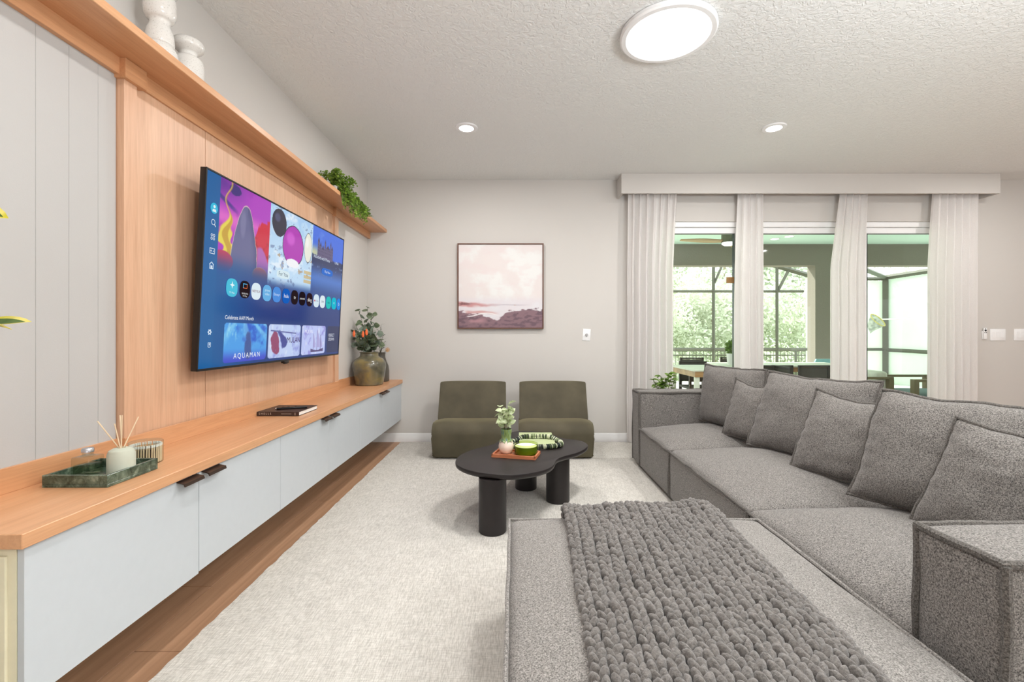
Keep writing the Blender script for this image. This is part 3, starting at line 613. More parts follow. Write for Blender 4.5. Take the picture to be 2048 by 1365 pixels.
# ------------------------------------------------------------------ pelmet and curtains
VX0, VX1, VY, VZ = 1.09, 4.972, 4.71, 2.593
pv = thing('curtain_pelmet', 'long painted box pelmet above the four curtains', 'pelmet', (3, YB, VZ))
b = BM(); box(b, VX0, VX1, VY, VY+.02, VZ, ZC-.001, .001, 1); add('front_board', b, M['wall'], pv)
for x in (VX0, VX1-.02):
    b = BM(); box(b, x, x+.02, VY+.02, YB, VZ, ZC-.001); add('end_board', b, M['wall'], pv)
b = BM(); box(b, VX0+.05, VX1-.05, 4.80, 4.83, 2.765, ZC-.001); add('track', b, M['white'], pv)
def curtain(xt, xb, folds, label, seed, Y=4.815):
    random.seed(seed); ph = [random.uniform(-.5, .5) for _ in range(folds+2)]; am = [random.uniform(.6, 1.25) for _ in range(folds+2)]
    nx, nz = folds*16, 44; b = BM(); grid = []
    for j in range(nz+1):
        tz = j/nz; z = 2.762-(2.762-.015)*tz; row = []
        e = min(1, max(0, (2.76-z)/.9)); w0 = xt[0]+(xb[0]-xt[0])*e; w1 = xt[1]+(xb[1]-xt[1])*e
        for i in range(nx+1):
            s = i/nx; k = s*folds; ki = int(min(k, folds-1)); a_ = am[ki]*(1-(k-ki))+am[ki+1]*(k-ki); pp = ph[ki]*(1-(k-ki))+ph[ki+1]*(k-ki)
            amp = (.028+.012*min(1, tz*2.2))*a_
            if tz < .16: amp *= .8+.2*tz/.16
            arg = 2*PI*k+pp*(.3+tz*1.3)
            y = Y+amp*math.sin(arg)+.006*math.sin(4*PI*k+3*tz+seed)*max(0, 1-tz*3)+.004*noise.noise(Vector((s*5, z*1.6, seed)))
            x = w0+(w1-w0)*s+.012*math.sin(arg*2+1)*.35+.010*noise.noise(Vector((s*3, z*1.1, seed+5)))*tz
            row.append(b.verts.new((x, y, z)))
        grid.append(row)
    for j in range(nz):
        for i in range(nx): b.faces.new((grid[j][i], grid[j+1][i], grid[j+1][i+1], grid[j][i+1]))
    o = single('curtain', b, M['curtain'], label, 'curtain', 'white linen curtains', angle=80)
    return o
curtain((1.182, 1.70), (1.172, 1.655), 7, 'wide white linen curtain at the left end of the windows', 1)
curtain((2.335, 2.60), (2.305, 2.60), 4, 'narrow white linen curtain between the first and second window', 2)
curtain((3.415, 3.695), (3.30, 3.66), 4, 'narrow white linen curtain between the second and third window', 3)
curtain((4.385, 4.85), (4.33, 4.84), 6, 'wide white linen curtain at the right end beside the switches', 4)

# ------------------------------------------------------------------ soft upholstery helpers
def soft_block(bm, x0, x1, y0, y1, z0, z1, crown=.03, side=.008, n=14, rad=.018, seed=0, wr=.003):
    """box with rounded edges, bulging faces and slight unevenness"""
    L = (x1-x0, y1-y0, z1-z0); cc = Vector(((x0+x1)/2, (y0+y1)/2, (z0+z1)/2)); vm = {}
    def samp(len_):
        h = len_/2; k = [-h, -h+rad*.3, -h+rad, ]+[(-h+rad)+(2*h-2*rad)*i/n for i in range(1, n)]+[h-rad, h-rad*.3, h]; return k
    ax = [samp(l) for l in L]; cnt = [len(a) for a in ax]
    def vert(i, j, k):
        key = (i, j, k)
        if key in vm: return vm[key]
        p = [ax[0][i], ax[1][j], ax[2][k]]; q = [max(-L[d]/2+rad, min(L[d]/2-rad, p[d])) for d in range(3)]
        dv = Vector([p[d]-q[d] for d in range(3)])
        if dv.length > 1e-9: dv = dv.normalized()*rad
        u = [2*p[d]/L[d] for d in range(3)]; w = Vector(q)+dv
        bu = lambda a, b_: (1-abs(a)**3.2)*(1-abs(b_)**3.2)
        if k == cnt[2]-1: w.z += crown*max(0, bu(u[0], u[1]))
        if i in (0, cnt[0]-1): w.x += side*bu(u[1], u[2])*(1 if i else -1)
        if j in (0, cnt[1]-1): w.y += side*bu(u[0], u[2])*(1 if j else -1)
        nn = noise.noise_vector((w+cc)*6+Vector((seed, 0, 0)))*wr; vm[key] = bm.verts.new(w+cc+nn); return vm[key]
    X, Y_, Z = cnt
    for i in range(X-1):
        for j in range(Y_-1):
            for k in (0, Z-1): bm.faces.new([vert(i, j, k), vert(i+1, j, k), vert(i+1, j+1, k), vert(i, j+1, k)])
    for i in range(X-1):
        for k in range(Z-1):
            for j in (0, Y_-1): bm.faces.new([vert(i, j, k), vert(i+1, j, k), vert(i+1, j, k+1), vert(i, j, k+1)])
    for j in range(Y_-1):
        for k in range(Z-1):
            for i in (0, X-1): bm.faces.new([vert(i, j, k), vert(i, j+1, k), vert(i, j+1, k+1), vert(i, j, k+1)])
    bmesh.ops.recalc_face_normals(bm, faces=bm.faces[:])
def wob(p0, p1, n, seed, amp=.003):
    p0, p1 = Vector(p0), Vector(p1); return [p0.lerp(p1, i/n)+noise.noise_vector(p0.lerp(p1, i/n)*9+Vector((seed, 1, 2)))*amp for i in range(n+1)]
def piping(bm, loops, r=.0085, seed=0, amp=.003):
    for pts in loops:
        path = []
        for a, c in zip(pts, pts[1:]): path += wob(a, c, max(3, int((Vector(c)-Vector(a)).length/.05)), seed, amp)[:-1]
        path.append(Vector(pts[-1])); tube(bm, path, r, 7)
def sofa_module(y0, y1, label, arm=None, seed=0):
    X0, X1, XB = 1.05, 1.98, 2.22; zt = .352
    t_ = thing('sofa_module', label, 'sofa module', (1.6, (y0+y1)/2, .01))
    s0, s1 = (y0+(.23 if arm == 'near' else 0), y1-(.225 if arm == 'far' else 0))
    g = .004
    b = BM(); soft_block(b, X0, X1, s0+g, s1-g, .04, zt-.004, 0, .004, 10, .012, seed); add('base', b, M['sofa'], t_)
    b = BM(); soft_block(b, X0+.002, X1, s0+g, s1-g, zt-.03, zt+.004, .074, .006, 22, .022, seed+1, .007); add('seat_cushion', b, M['sofa'], t_)
    b = BM(); o = .001; piping(b, [[(X1, s0+o, zt), (X0-o, s0+o, zt), (X0-o, s1-o, zt), (X1, s1-o, zt)], [(X0-o, s0+o+.004, .05), (X0-o, s0+o+.004, zt)], [(X0-o, s1-o-.004, .05), (X0-o, s1-o-.004, zt)]], .0085, seed, .007)
    add('piping', b, M['pipe'], t_)
    b = BM(); soft_block(b, X1-.01, XB, y0+g, y1-g, .04, .655, .01, .006, 12, .025, seed+2); add('backrest', b, M['sofa'], t_)
    if arm:
        a0, a1 = (y0, y0+.228) if arm == 'near' else (y1-.222, y1)
        b = BM(); soft_block(b, X0-.002, X1, a0+g, a1-g, .04, .655, .014, .006, 12, .016, seed+3, .004); ar = add('armrest', b, M['sofa'], t_)
        z = .655; b = BM(); o = -.002; ya, yb = a0+.006, a1-.006
        piping(b, [[(X1, ya, z), (X0-o, ya, z), (X0-o, yb, z), (X1, yb, z)], [(X0-o, ya, .05), (X0-o, ya, z)], [(X0-o, yb, .05), (X0-o, yb, z)]], .0105, seed+5, .006)
        add('piping', b, M['pipe'], ar)
    for x in (X0+.08, XB-.08):
        for y in (y0+.08, y1-.08):
            b = BM(); lathe(b, [(0, .0105), (.022, .0105), (.025, .045), (0, .045)], (x, y, 0), 16); add('foot', b, M['black'], t_)
sofa_module(3.13, 4.10, 'grey sofa module with far armrest nearest the back wall', 'far', 1)
sofa_module(2.072, 3.128, 'armless middle grey sofa module between the two with armrests', None, 7)
sofa_module(.98, 2.07, 'grey sofa module with near armrest at the lower right', 'near', 13)
ot = thing('ottoman', 'large square grey ottoman under the chunky knitted throw', 'ottoman', (.48, 1.37, .01))
b = BM(); soft_block(b, -.018, 1.0, .84, 1.90, .04, .392, .038, .006, 24, .028, 21, .005); add('body', b, M['ottoman'], ot)
b = BM(); z = .384; piping(b, [[(-.022, .84, z), (-.022, 1.903, z), (1.004, 1.903, z), (1.004, .84, z), (-.022, .84, z)], [(-.022, 1.903, .05), (-.022, 1.903, z)], [(1.004, 1.903, .05), (1.004, 1.903, z)], [(-.022, .838, .05), (-.022, .838, z)]], .0065, 3); add('piping', b, M['ottoman'], ot)
for x in (.08, .9):
    for y in (.93, 1.8):
        b = BM(); lathe(b, [(0, .0105), (.022, .0105), (.025, .045), (0, .045)], (x, y, 0), 16); add('foot', b, M['black'], ot)

# pillows
def pillow(p0, p1, z0, h, lean, thick, label, seed, sag=.012, name='back_cushion', tip=0.0):
    """bottom edge runs from p0 to p1 (xy), front faces -X / camera"""
    p0, p1 = Vector((*p0, z0)), Vector((*p1, z0)); w = (p1-p0).length; ux = (p1-p0).normalized()
    nrm = Vector((ux.y, -ux.x, 0)); nrm = nrm if nrm.x < 0 else -nrm      # front direction
    up = (Vector((0, 0, 1))*math.cos(lean)-nrm*math.sin(lean)).normalized(); nf = ux.cross(up); nf = nf if nf.dot(nrm) > 0 else -nf
    t_ = thing(name, label, 'cushion', Mx=Matrix.Translation((p0+p1)/2))
    n = 30; b = BM(); F, B_ = {}, {}
    for i in range(n+1):
        for j in range(n+1):
            u = 2*i/n-1; v = 2*j/n-1
            th = thick*((1-abs(u)**2.6)*(1-abs(v)**2.6))**.55
            # edges pull in between the corners, corners stay pointed
            uu = u*(1-.035*(1-v*v)); vv = v*(1-.04*(1-u*u))
            low = 1+.22*max(0, -v)*(1-abs(u)**2)   # belly
            q = p0+ux*(w*(uu+1)/2)+up*(h*(vv+1)/2)+Vector((0, 0, -sag*(1-u*u)*max(0, v)))+ux*(tip*(v+1)/2)
            wr = noise.fractal(Vector((u*1.7+seed, v*1.7, seed*.3)), 1, 2, 3)*.010*(1-max(abs(u), abs(v))**4)
            edge = max(abs(u), abs(v)); pk = math.sin((u if abs(v) > abs(u) else v)*23+seed)*.004*max(0, (edge-.7)/.3)*(1-max(0, (edge-.93)/.07))
            ev = (noise.noise_vector(q*7+Vector((seed, 0, 0)))*.008+noise.noise_vector(q*22+Vector((seed, 5, 0)))*.004)*edge
            f = q+nf*(th*low*.5+wr+pk)+ev; k = q-nf*(th*.5)+ev
            if edge > .999: F[i, j] = B_[i, j] = b.verts.new(q+ev)
            else: F[i, j] = b.verts.new(f); B_[i, j] = b.verts.new(k)
    for i in range(n):
        for j in range(n):
            b.faces.new((F[i, j], F[i+1, j], F[i+1, j+1], F[i, j+1])); b.faces.new((B_[i, j], B_[i, j+1], B_[i+1, j+1], B_[i+1, j]))
    rim = [(i, 0) for i in range(n)]+[(n, j) for j in range(n)]+[(i, n) for i in range(n, 0, -1)]+[(0, j) for j in range(n, 0, -1)]
    path = [F[r].co.copy() for r in rim]
    add('cover', b, M['pillow'], t_, angle=60)
    b = BM(); tube(b, path, .0085, 8, closed=True); add('piping', b, M['pipe'], t_)
    return t_
pillow((1.545, 3.86), (1.70, 3.19), .43, .475, .12, .17, 'big grey back cushion in the far corner of the sofa by the far armrest', 1, .005)
pillow((1.53, 3.03), (1.745, 2.36), .43, .495, .26, .18, 'big grey back cushion in the middle of the sofa', 2, .01, tip=.05)
pillow((1.50, 2.07), (1.80, 1.44), .43, .490, .28, .20, 'big grey back cushion behind the near armrest', 3, .012, tip=.06)
pillow((1.50, 3.33), (1.645, 2.93), .43, .42, .26, .13, 'small grey scatter cushion tucked between the far and middle back cushions', 4, .045, 'scatter_cushion', .03)
pillow((1.495, 2.50), (1.68, 2.06), .43, .45, .30, .14, 'small grey scatter cushion in front of the middle back cushion', 5, .045, 'scatter_cushion', .05)
pillow((1.525, 1.775), (1.665, 1.30), .43, .43, .25, .15, 'small grey scatter cushion nearest the camera, against the near armrest', 6, .035, 'scatter_cushion', .09)

# ------------------------------------------------------------------ chunky knitted throw
def knit():
    random.seed(11); ico = BM(); bmesh.ops.create_icosphere(ico, subdivisions=3, radius=1)
    base = [v.co.copy() for v in ico.verts]; faces = [[v.index for v in f.verts] for f in ico.faces]; ico.free()
    verts, fs = [], []
    ncol = 15; pitch = .028
    def surf(s, d):      # s 0..1 across, d distance from near end
        xl = .155+.045*min(1, d/1.09); xr = .775+.055*min(1, d/1.09)
        x = xl+(xr-xl)*s; L1 = 1.085; top = .425+.015*math.sin(s*3)+.004
        # corners puff up at the far end
        if d < L1-.05: y = .84+d; z = top; n = Vector((0, 0, 1)); t = Vector((0, 1, 0))
        else:
            a = min((d-(L1-.05))/.09, PI/2); R = .09; extra = max(0, d-(L1-.05)-R*PI/2)
            y = .84+L1-.05+R*math.sin(a); z = top-R*(1-math.cos(a))-extra; n = Vector((0, math.sin(a), math.cos(a))); t = Vector((0, math.cos(a), -math.sin(a)))
        z += .018*math.exp(-((s-.0)/.06)**2)*math.exp(-((d-1.05)/.1)**2)+.022*math.exp(-((s-.88)/.1)**2)*math.exp(-((d-1.04)/.1)**2)
        z += .006*noise.noise(Vector((x*7, y*6, 0)))-.012*max(0, (s-.93)/.07)-.01*max(0, (.05-s)/.05)
        x += .010*noise.noise(Vector((s*3, d*5, 8)))
        return Vector((x, y, z)), n, t
    rows = int(1.42/pitch)
    for c in range(ncol):
        off = random.uniform(0, pitch)
        for r in range(rows):
            d = r*pitch+off
            for side in (-1, 1):
                s = (c+.5+side*.185+random.uniform(-.05, .05))/ncol; p, n, t = surf(s, d+side*.004+random.uniform(-.003, .003))
                ac = t.cross(n); ang = side*.5+random.uniform(-.2, .2)
                dirv = (t*math.cos(ang)+ac*math.sin(ang)).normalized(); sv = dirv.cross(n).normalized()
                ln, wd, ht = .0195*random.uniform(.88, 1.2), .0118*random.uniform(.85, 1.15), .0175*random.uniform(.85, 1.2)
                k0 = len(verts); sd = random.uniform(0, 50); p = p+n*(random.uniform(-.003, .004)); dirv = (dirv+n*.22).normalized()
                for v in base:
                    q = 1+.16*noise.noise(v*1.6+Vector((sd, 0, 0)))+.05*noise.noise(v*5+Vector((sd, 3, 0))); verts.append(p+dirv*(v.x*ln*q)+sv*(v.y*wd*q)+n*(v.z*ht*q))
                fs += [[i+k0 for i in f] for f in faces]
    # underlayer so that no cushion shows between the stitches
    k0 = len(verts); nu, nv = 20, 60
    for j in range(nv+1):
        for i in range(nu+1):
            p, n, t = surf(i/nu*.98+.01, j/nv*1.40); verts.append(p-n*.013)
    for j in range(nv):
        for i in range(nu): a = k0+j*(nu+1)+i; fs.append([a, a+1, a+nu+2, a+nu+1])
    me = bpy.data.meshes.new('throw_blanket'); me.from_pydata(verts, [], fs); me.shade_smooth(); me.materials.append(M['knit'])
    o = bpy.data.objects.new('throw_blanket', me); C.objects.link(o)
    setp(o, 'chunky grey knitted throw blanket laid across the ottoman', 'blanket')
knit()

# ------------------------------------------------------------------ slipper chairs
def arc(cx, cy, r, a0, a1, n=8): return [(cx+r*math.cos(math.radians(a0+(a1-a0)*i/n)), cy+r*math.sin(math.radians(a0+(a1-a0)*i/n))) for i in range(n+1)]
def slipper(x0, x1, label):
    w = x1-x0; t_ = thing('slipper_chair', label, 'chair', ((x0+x1)/2, 4.45, .01), group=None)
    # seat: side profile in (Y,Z) with rolled front, tapering under
    prof = [(4.70, .02), (4.22, .02)]+arc(4.215, .06, .04, 250, 190, 5)+[(4.145, .14), (4.130, .22)]+arc(4.225, .262, .10, 185, 90, 10)+[(4.30, .366), (4.42, .350), (4.52, .335), (4.70, .33)]
    nseg = 18; b = BM(); rows = []
    for i in range(nseg+1):
        u = 2*i/nseg-1; e = 1-abs(u)**6; row = []
        sh = (1-e)
        for (y, z) in prof:
            yy = y+.03*sh*(1 if y < 4.35 else 0)*(1 if z > .03 else .3); zz = z-(.030*sh+.010*(1-u*u))*(1 if z > .25 else 0)
            row.append(b.verts.new((x0+w*(u+1)/2, yy, zz)))
        rows.append(row)
    n = len(prof)
    for A, B_ in zip(rows, rows[1:]):
        for k in range(n): b.faces.new((A[k], A[(k+1) % n], B_[(k+1) % n], B_[k]))
    e0 = b.faces.new(rows[0][::-1]); e1 = b.faces.new(rows[-1])
    bmesh.ops.bevel(b, geom=list(set(e0.edges) | set(e1.edges)), offset=.022, segments=4, affect='EDGES', profile=.5)
    add('seat', b, M['velvet'], t_, angle=50)
    # backrest: slanted pad whose rear drops to the floor
    prof = [(4.455, .31), (4.47, .345), (4.60, .655)]+arc(4.635, .652, .028, 150, 40, 6)+[(4.70, .55), (4.79, .05), (4.78, .02), (4.702, .02), (4.702, .31)]
    b = BM(); rows = []
    for i in range(nseg+1):
        u = 2*i/nseg-1; row = []
        for (y, z) in prof: row.append(b.verts.new((x0+.008+(w-.016)*(u+1)/2, y-.012*(abs(u)**3)*(1 if z > .3 else 0), z-(.008*u**4 if z > .5 else 0))))
        rows.append(row)
    n = len(prof)
    for A, B_ in zip(rows, rows[1:]):
        for k in range(n): b.faces.new((A[k], A[(k+1) % n], B_[(k+1) % n], B_[k]))
    e0 = b.faces.new(rows[0][::-1]); e1 = b.faces.new(rows[-1])
    bmesh.ops.bevel(b, geom=list(set(e0.edges) | set(e1.edges)), offset=.012, segments=3, affect='EDGES', profile=.5)
    add('backrest', b, M['velvet'], t_, angle=50)
    for x in (x0+.08, x1-.08):
        for y in (4.26, 4.66):
            b = BM(); lathe(b, [(0, .0105), (.02, .0105), (.022, .03), (0, .03)], (x, y, 0), 16); add('foot', b, M['black'], t_)
slipper(-.756, -.084, 'left one of the two olive green velvet slipper chairs')
slipper(.036, .716, 'right one of the two olive green velvet slipper chairs')

# ------------------------------------------------------------------ coffee table
TZ = .36
pxo = [(910.7, 924.7), (919, 911.5), (945.5, 899.6), (988, 888), (1006, 874), (1022, 865.5), (1046, 862), (1077.5, 864.5), (1106.5, 870.6), (1127.6, 877.2), (1156.6, 880.9), (1172, 886.4), (1175, 894), (1156.6, 905), (1125, 914), (1113, 920.5), (1107, 931), (1093, 939), (1064, 946), (1024.7, 950.3), (987.8, 949), (950.8, 944), (921.8, 935)]
out = []
for x, y in pxo:
    Y = (HC-TZ)*920/(y-668); out.append(((x-1030)/920*Y, Y))
out = catmull(out, 6)
ct = thing('coffee_table', 'low black coffee table with curvy cloud-shaped top on three round legs', 'coffee table', (.08, 3.05, .01))
b = BM(); prism(b, out[::-1], TZ-.034, TZ, 0); 
fb = [f for f in b.faces if len(f.verts) > 20]
bot = min(fb, key=lambda f: f.calc_center_median().z); top = max(fb, key=lambda f: f.calc_center_median().z)
bmesh.ops.bevel(b, geom=list(bot.edges), offset=.020, segments=4, affect='EDGES', profile=.5)
bmesh.ops.bevel(b, geom=[e for e in b.edges if all(abs(v.co.z-TZ) < 1e-5 for v in e.verts)], offset=.004, segments=2, affect='EDGES', profile=.5)
add('tabletop', b, M['tableblk'], ct, angle=40)
for x, y in ((-.13, 2.665), (.2935, 3.15), (.081, 3.41)):
    b = BM(); lathe(b, [(0, .0105), (.076, .0105), (.080, .015), (.080, TZ-.035), (0, TZ-.035)], (x, y, 0), 48); add('leg', b, M['tableblk'], ct)

# --- things on the coffee table
def leafmesh(name, L, w, mats, fold=.15, droop=.2, n=5, tipw=1.0):
    b = BM(); ps = []
    for i in range(n+1):
        t_ = i/n; ww = w*math.sin(PI*min(1, t_**.8*.97+.03))**.8*.5 if i < n else .0005
        y = L*t_; z = -droop*L*t_*t_
        ps.append([b.verts.new((-ww, y, z+fold*ww)), b.verts.new((0, y, z)), b.verts.new((ww, y, z+fold*ww))])
    for A, B_ in zip(ps, ps[1:]):
        for k in (0, 1): b.faces.new((A[k], A[k+1], B_[k+1], B_[k]))
    me = bpy.data.meshes.new(name); b.to_mesh(me); b.free(); me.shade_smooth(); me.materials.append(mats); return me
def aim(p, d, roll=0, s=1):
    q = Vector(d).normalized().to_track_quat('Y', 'Z').to_matrix().to_4x4()
    return Matrix.Translation(p) @ q @ Matrix.Rotation(roll, 4, 'Y') @ Matrix.Scale(s, 4)
ang = math.atan2(-.072, .279)
tr = thing('wooden_tray', 'small rectangular reddish wooden tray on the coffee table', 'tray', Mx=Matrix.Translation((.008, 2.998, TZ)) @ Matrix.Rotation(ang, 4, 'Z'))
b = BM(); a, c = .1445, .082; box(b, -a, a, -c, c, .0005, .008); add('bottom', b, M['acacia'], tr, local=True)
b = BM()
for q in ((-a, a, -c, -c+.011), (-a, a, c-.011, c), (-a, -a+.011, -c, c), (a-.011, a, -c, c)): box(b, *q, .008, .021, .001, 1)
add('rim', b, M['acacia'], tr, local=True)
VP_ = Vector((-.058, 3.03, TZ+.0085))
vz = thing('bud_vase', 'small blush egg-shaped vase with green glazed neck on the wooden tray', 'vase', VP_)
b = BM(); lathe(b, [(0, 0), (.026, 0), (.040, .012), (.050, .034), (.050, .052), (.044, .072), (.034, .090)], VP_, 40); add('body', b, M['blush'], vz)
b = BM(); lathe(b, [(.045, .073), (.034, .091), (.031, .104), (.034, .128), (.037, .156), (.034, .158), (.029, .130), (.027, .104)], VP_, 40)
for v in b.verts:
    if v.co.z < VP_.z+.08: a_ = math.atan2(v.co.y-VP_.y, v.co.x-VP_.x); v.co.z += .009*math.sin(a_*5)+.003
add('neck', b, M['glaze'], vz)
pl = thing('pale_leaf_sprig', 'sprig of pale green leaves standing in the small vase', 'plant', VP_+Vector((0, 0, .10)))
random.seed(5); stems = BM(); lm = leafmesh('leaf', .058, .044, M['leaf_pale'], .3, .25)
for k in range(7):
    a_ = k*0.9+.4; r = .012+.04*(k % 3)/2; h = .11+.075*random.random()
    tip = VP_+Vector((r*1.3*math.cos(a_), r*math.sin(a_), .158+h*.85)); b0 = VP_+Vector((.01*math.cos(a_), .01*math.sin(a_), .11))
    mid = (b0+tip)/2+Vector((.004, 0, .01)); tube(stems, catmull([b0, mid, tip], 4, False), .0013, 5)
    for j in range(6):
        t_ = .42+.58*j/5; p = b0.lerp(tip, t_); aa = a_+j*2.4; d = Vector((math.cos(aa), math.sin(aa)*.7, random.uniform(-.2, .9)))
        place('leaf', lm, pl, aim(p, d, random.uniform(-1.2, 1.2), random.uniform(.7, 1.1)))
add('stems', stems, M['stem'], pl)
CP = Vector((.072, 3.015, TZ+.0085))
cn = thing('green_candle', 'candle of white wax in green glass tumbler on the wooden tray', 'candle', CP)
b = BM(); lathe(b, [(0, .001), (.066, .001), (.0735, .006), (.0735, .050), (.0, .050)], CP, 48); add('fill', b, M['waxgreen'], cn)
b = BM(); lathe(b, [(0, .0507), (.069, .0507), (.071, .052), (.0, .0535)], CP, 40); add('wax', b, M['wax'], cn)
b = BM(); lathe(b, [(.0745, .0), (.0755, .004), (.0755, .068), (.0735, .069)], CP, 48); add('tumbler', b, M['greenglass'], cn)
b = BM(); tube(b, [CP+Vector((0, 0, .053)), CP+Vector((.001, 0, .066))], .0022, 6); add('wick', b, M['wax'], cn)
gb = thing('green_book', 'pale green closed book lying under the bead ring on the coffee table', 'book', (.16, 3.37, TZ))
b = BM(); box(b, .03, .285, 3.22, 3.60, TZ+.0005, TZ+.004, .001, 1); box(b, .03, .285, 3.22, 3.60, TZ+.018, TZ+.0215, .001, 1); box(b, .03, .034, 3.22, 3.60, TZ+.004, TZ+.018); add('cover', b, M['bookgreen'], gb)
b = BM(); box(b, .035, .281, 3.224, 3.596, TZ+.004, TZ+.018); add('pages', b, M['paper'], gb)
bs = thing('bead_garland', 'ring of striped green and ivory disc beads on the coffee table', 'garland', (.15, 3.31, TZ))
b = BM(); random.seed(8); N = 150; cord = []
for k in range(N):
    a_ = 2*PI*k/N; ca, sa = math.cos(a_), math.sin(a_)
    x = .150+.176*math.copysign(abs(ca)**.8, ca); y = 3.272+.115*math.copysign(abs(sa)**.8, sa)
    on = 1/(1+math.exp(-(min(x-.045, .275-x)+.01)*120))/(1+math.exp(-(min(y-3.22, 3.60-y)+.01)*120))
    cord.append(Vector((x, y, TZ+.0175+.0215*on)))
for k in range(N):
    d = (cord[(k+1) % N]-cord[k-1]).normalized(); r = random.uniform(.015, .0195); q = d.to_track_quat('Z', 'Y').to_matrix().to_4x4()
    bb = BM(); th = .0026; lathe(bb, [(0, -th), (r*.9, -th), (r, -th*.4), (r, th*.4), (r*.9, th), (0, th)], n=12)
    mi = random.choices((0, 1, 2), (4, 3, 5))[0]
    if k > N*.55 and k < N*.9: mi = random.choices((0, 1, 2), (3, 3, 5))[0]
    bb.transform(Matrix.Translation(cord[k]) @ q @ Matrix.Rotation(random.uniform(-.12, .12), 4, 'X'))
    off = len(b.verts); vs = [b.verts.new(v.co) for v in bb.verts]; b.verts.index_update() if False else None
    bb.verts.index_update()
    for f in bb.faces:
        try: nf = b.faces.new([vs[v.index] for v in f.verts]); nf.material_index = mi
        except ValueError: pass
    bb.free()
add('beads', b, [M['bead_w'], M['bead_g'], M['bead_d']], bs, kind='stuff')
b = BM(); tube(b, cord, .002, 5, closed=True); add('cord', b, M['stem'], bs)

# ------------------------------------------------------------------ things on the oak worktop
mt = thing('marble_tray', 'square dark green marble tray on the near end of the oak worktop', 'tray', (-1.397, 1.558, CZ))
x0, x1, y0, y1 = -1.500, -1.292, 1.458, 1.664
b = BM(); z = CZ+.0005; box(b, x0, x1, y0, y1, z, z+.010, .001, 1); add('bottom', b, M['marble'], mt)
b = BM()
for q in ((x0, x1, y0, y0+.010), (x0, x1, y1-.010, y1), (x0, x0+.010, y0+.01, y1-.01), (x1-.010, x1, y0+.01, y1-.01)): box(b, *q, z+.010, z+.039, .001, 1)
add('rim', b, M['marble'], mt)
z = CZ+.011
bt = thing('glass_bottle', 'clear square glass bottle with silver cap on the marble tray', 'bottle', (-1.444, 1.555, z))
b = BM(); box(b, -1.476, -1.412, 1.525, 1.585, z, z+.066, .006, 3); lathe(b, [(.020, .066), (.015, .070), (.014, .080)], (-1.444, 1.555, z), 24); add('bottle_body', b, M['clearglass'], bt)
b = BM(); box(b, -1.472, -1.416, 1.529, 1.581, z+.004, z+.040, .004, 2); add('oil', b, M['oil'], bt)
b = BM(); lathe(b, [(0, .092), (.015, .092), (.017, .089), (.017, .078), (.0, .078)], (-1.444, 1.555, z), 24); add('cap', b, M['silver'], bt)
dc = Vector((-1.335, 1.560, z)); df = thing('reed_diffuser', 'pale sage ceramic reed diffuser on the marble tray', 'diffuser', dc)
b = BM(); lathe(b, [(0, 0), (.036, 0), (.039, .004), (.0385, .070), (.034, .084), (.022, .091), (.012, .092), (.011, .086), (0, .086)], dc, 40); add('pot', b, M['sage'], df)
for px, py, yy in ((195, 843, 1.55), (229, 848, 1.545), (240, 831, 1.57), (244, 831, 1.555), (277, 834, 1.60)):
    b = BM(); tip = P(px, py, yy); foot = dc+Vector(((tip.x-dc.x)*-.12, 0, .07)); tube(b, [foot, tip], .0019, 6); add('reed', b, M['reed'], df)
jc = Vector((-1.400, 1.745, CZ)); jr = thing('match_jar', 'round clear glass jar of long matches behind the marble tray', 'jar', jc)
b = BM(); lathe(b, [(0, .001), (.052, .001), (.054, .004), (.054, .080), (.050, .083), (.0, .084)], jc, 40); add('jar_body', b, M['clearglass'], jr)
random.seed(3); b = BM(); b2 = BM()
for k in range(36):
    a_ = 2*PI*k/36; r = .0465; p = jc+Vector((r*math.cos(a_), r*math.sin(a_), .004)); q = p+Vector((random.uniform(-.002, .002), 0, .058)); tube(b, [p, q], .0026, 5); tube(b2, [q, q+Vector((0, 0, .009))], .0034, 6)
add('matches', b, M['reed'], jr, kind='stuff'); add('match_heads', b2, M['wax'], jr, kind='stuff')
b = BM(); lathe(b, [(0, .004), (.041, .004), (.041, .055), (0, .055)], jc, 20); add('dark_core', b, M['bookcover'], jr)  # added dark core, stands in for shade in the gaps between matches
# book + remote
bk = thing('shells_book', 'dark brown hardcover book titled SHELLS on the worktop', 'book', (-1.406, 2.855, CZ))
x0, x1, y0, y1 = -1.531, -1.281, 2.727, 2.985; z = CZ+.0005
b = BM(); box(b, x0, x1, y0, y1, z, z+.003, .0008, 1); box(b, x0, x1, y0, y1, z+.0225, z+.0255, .0008, 1); box(b, x0, x1, y0, y0+.003, z+.003, z+.0225); add('cover', b, M['bookcover'], bk)
b = BM(); box(b, x0+.004, x1-.003, y0+.003, y1-.003, z+.003, z+.0225); add('pages', b, M['paper'], bk)
def wtext(s, size, Mw, mat, parent, name='lettering', sp=1.0):
    me = textmesh(s, size, 'LEFT', 1, sp); me.transform(rootinv(parent) @ Mw); me.materials.append(mat); me.name = name
    o = bpy.data.objects.new(name, me); C.objects.link(o); o.parent = parent
RX = Matrix.Rotation(PI/2, 4, 'X')
wtext('SHELLS', .016, Matrix.Translation((x0+.012, y0-.0006, z+.0135)) @ RX, M['lettering'], bk, sp=1.6)
wtext('A STUDY OF SHELLS', .0065, Matrix.Translation((x0+.142, y0-.0006, z+.0135)) @ RX, M['lettering'], bk) if False else None
b = BM(); box(b, x0+.145, x0+.205, y0-.0006, y0, z+.0125, z+.0140); box(b, x0+.226, x0+.228, y0-.0006, y0, z+.005, z+.020); add('spine_line', b, M['lettering'], bk)
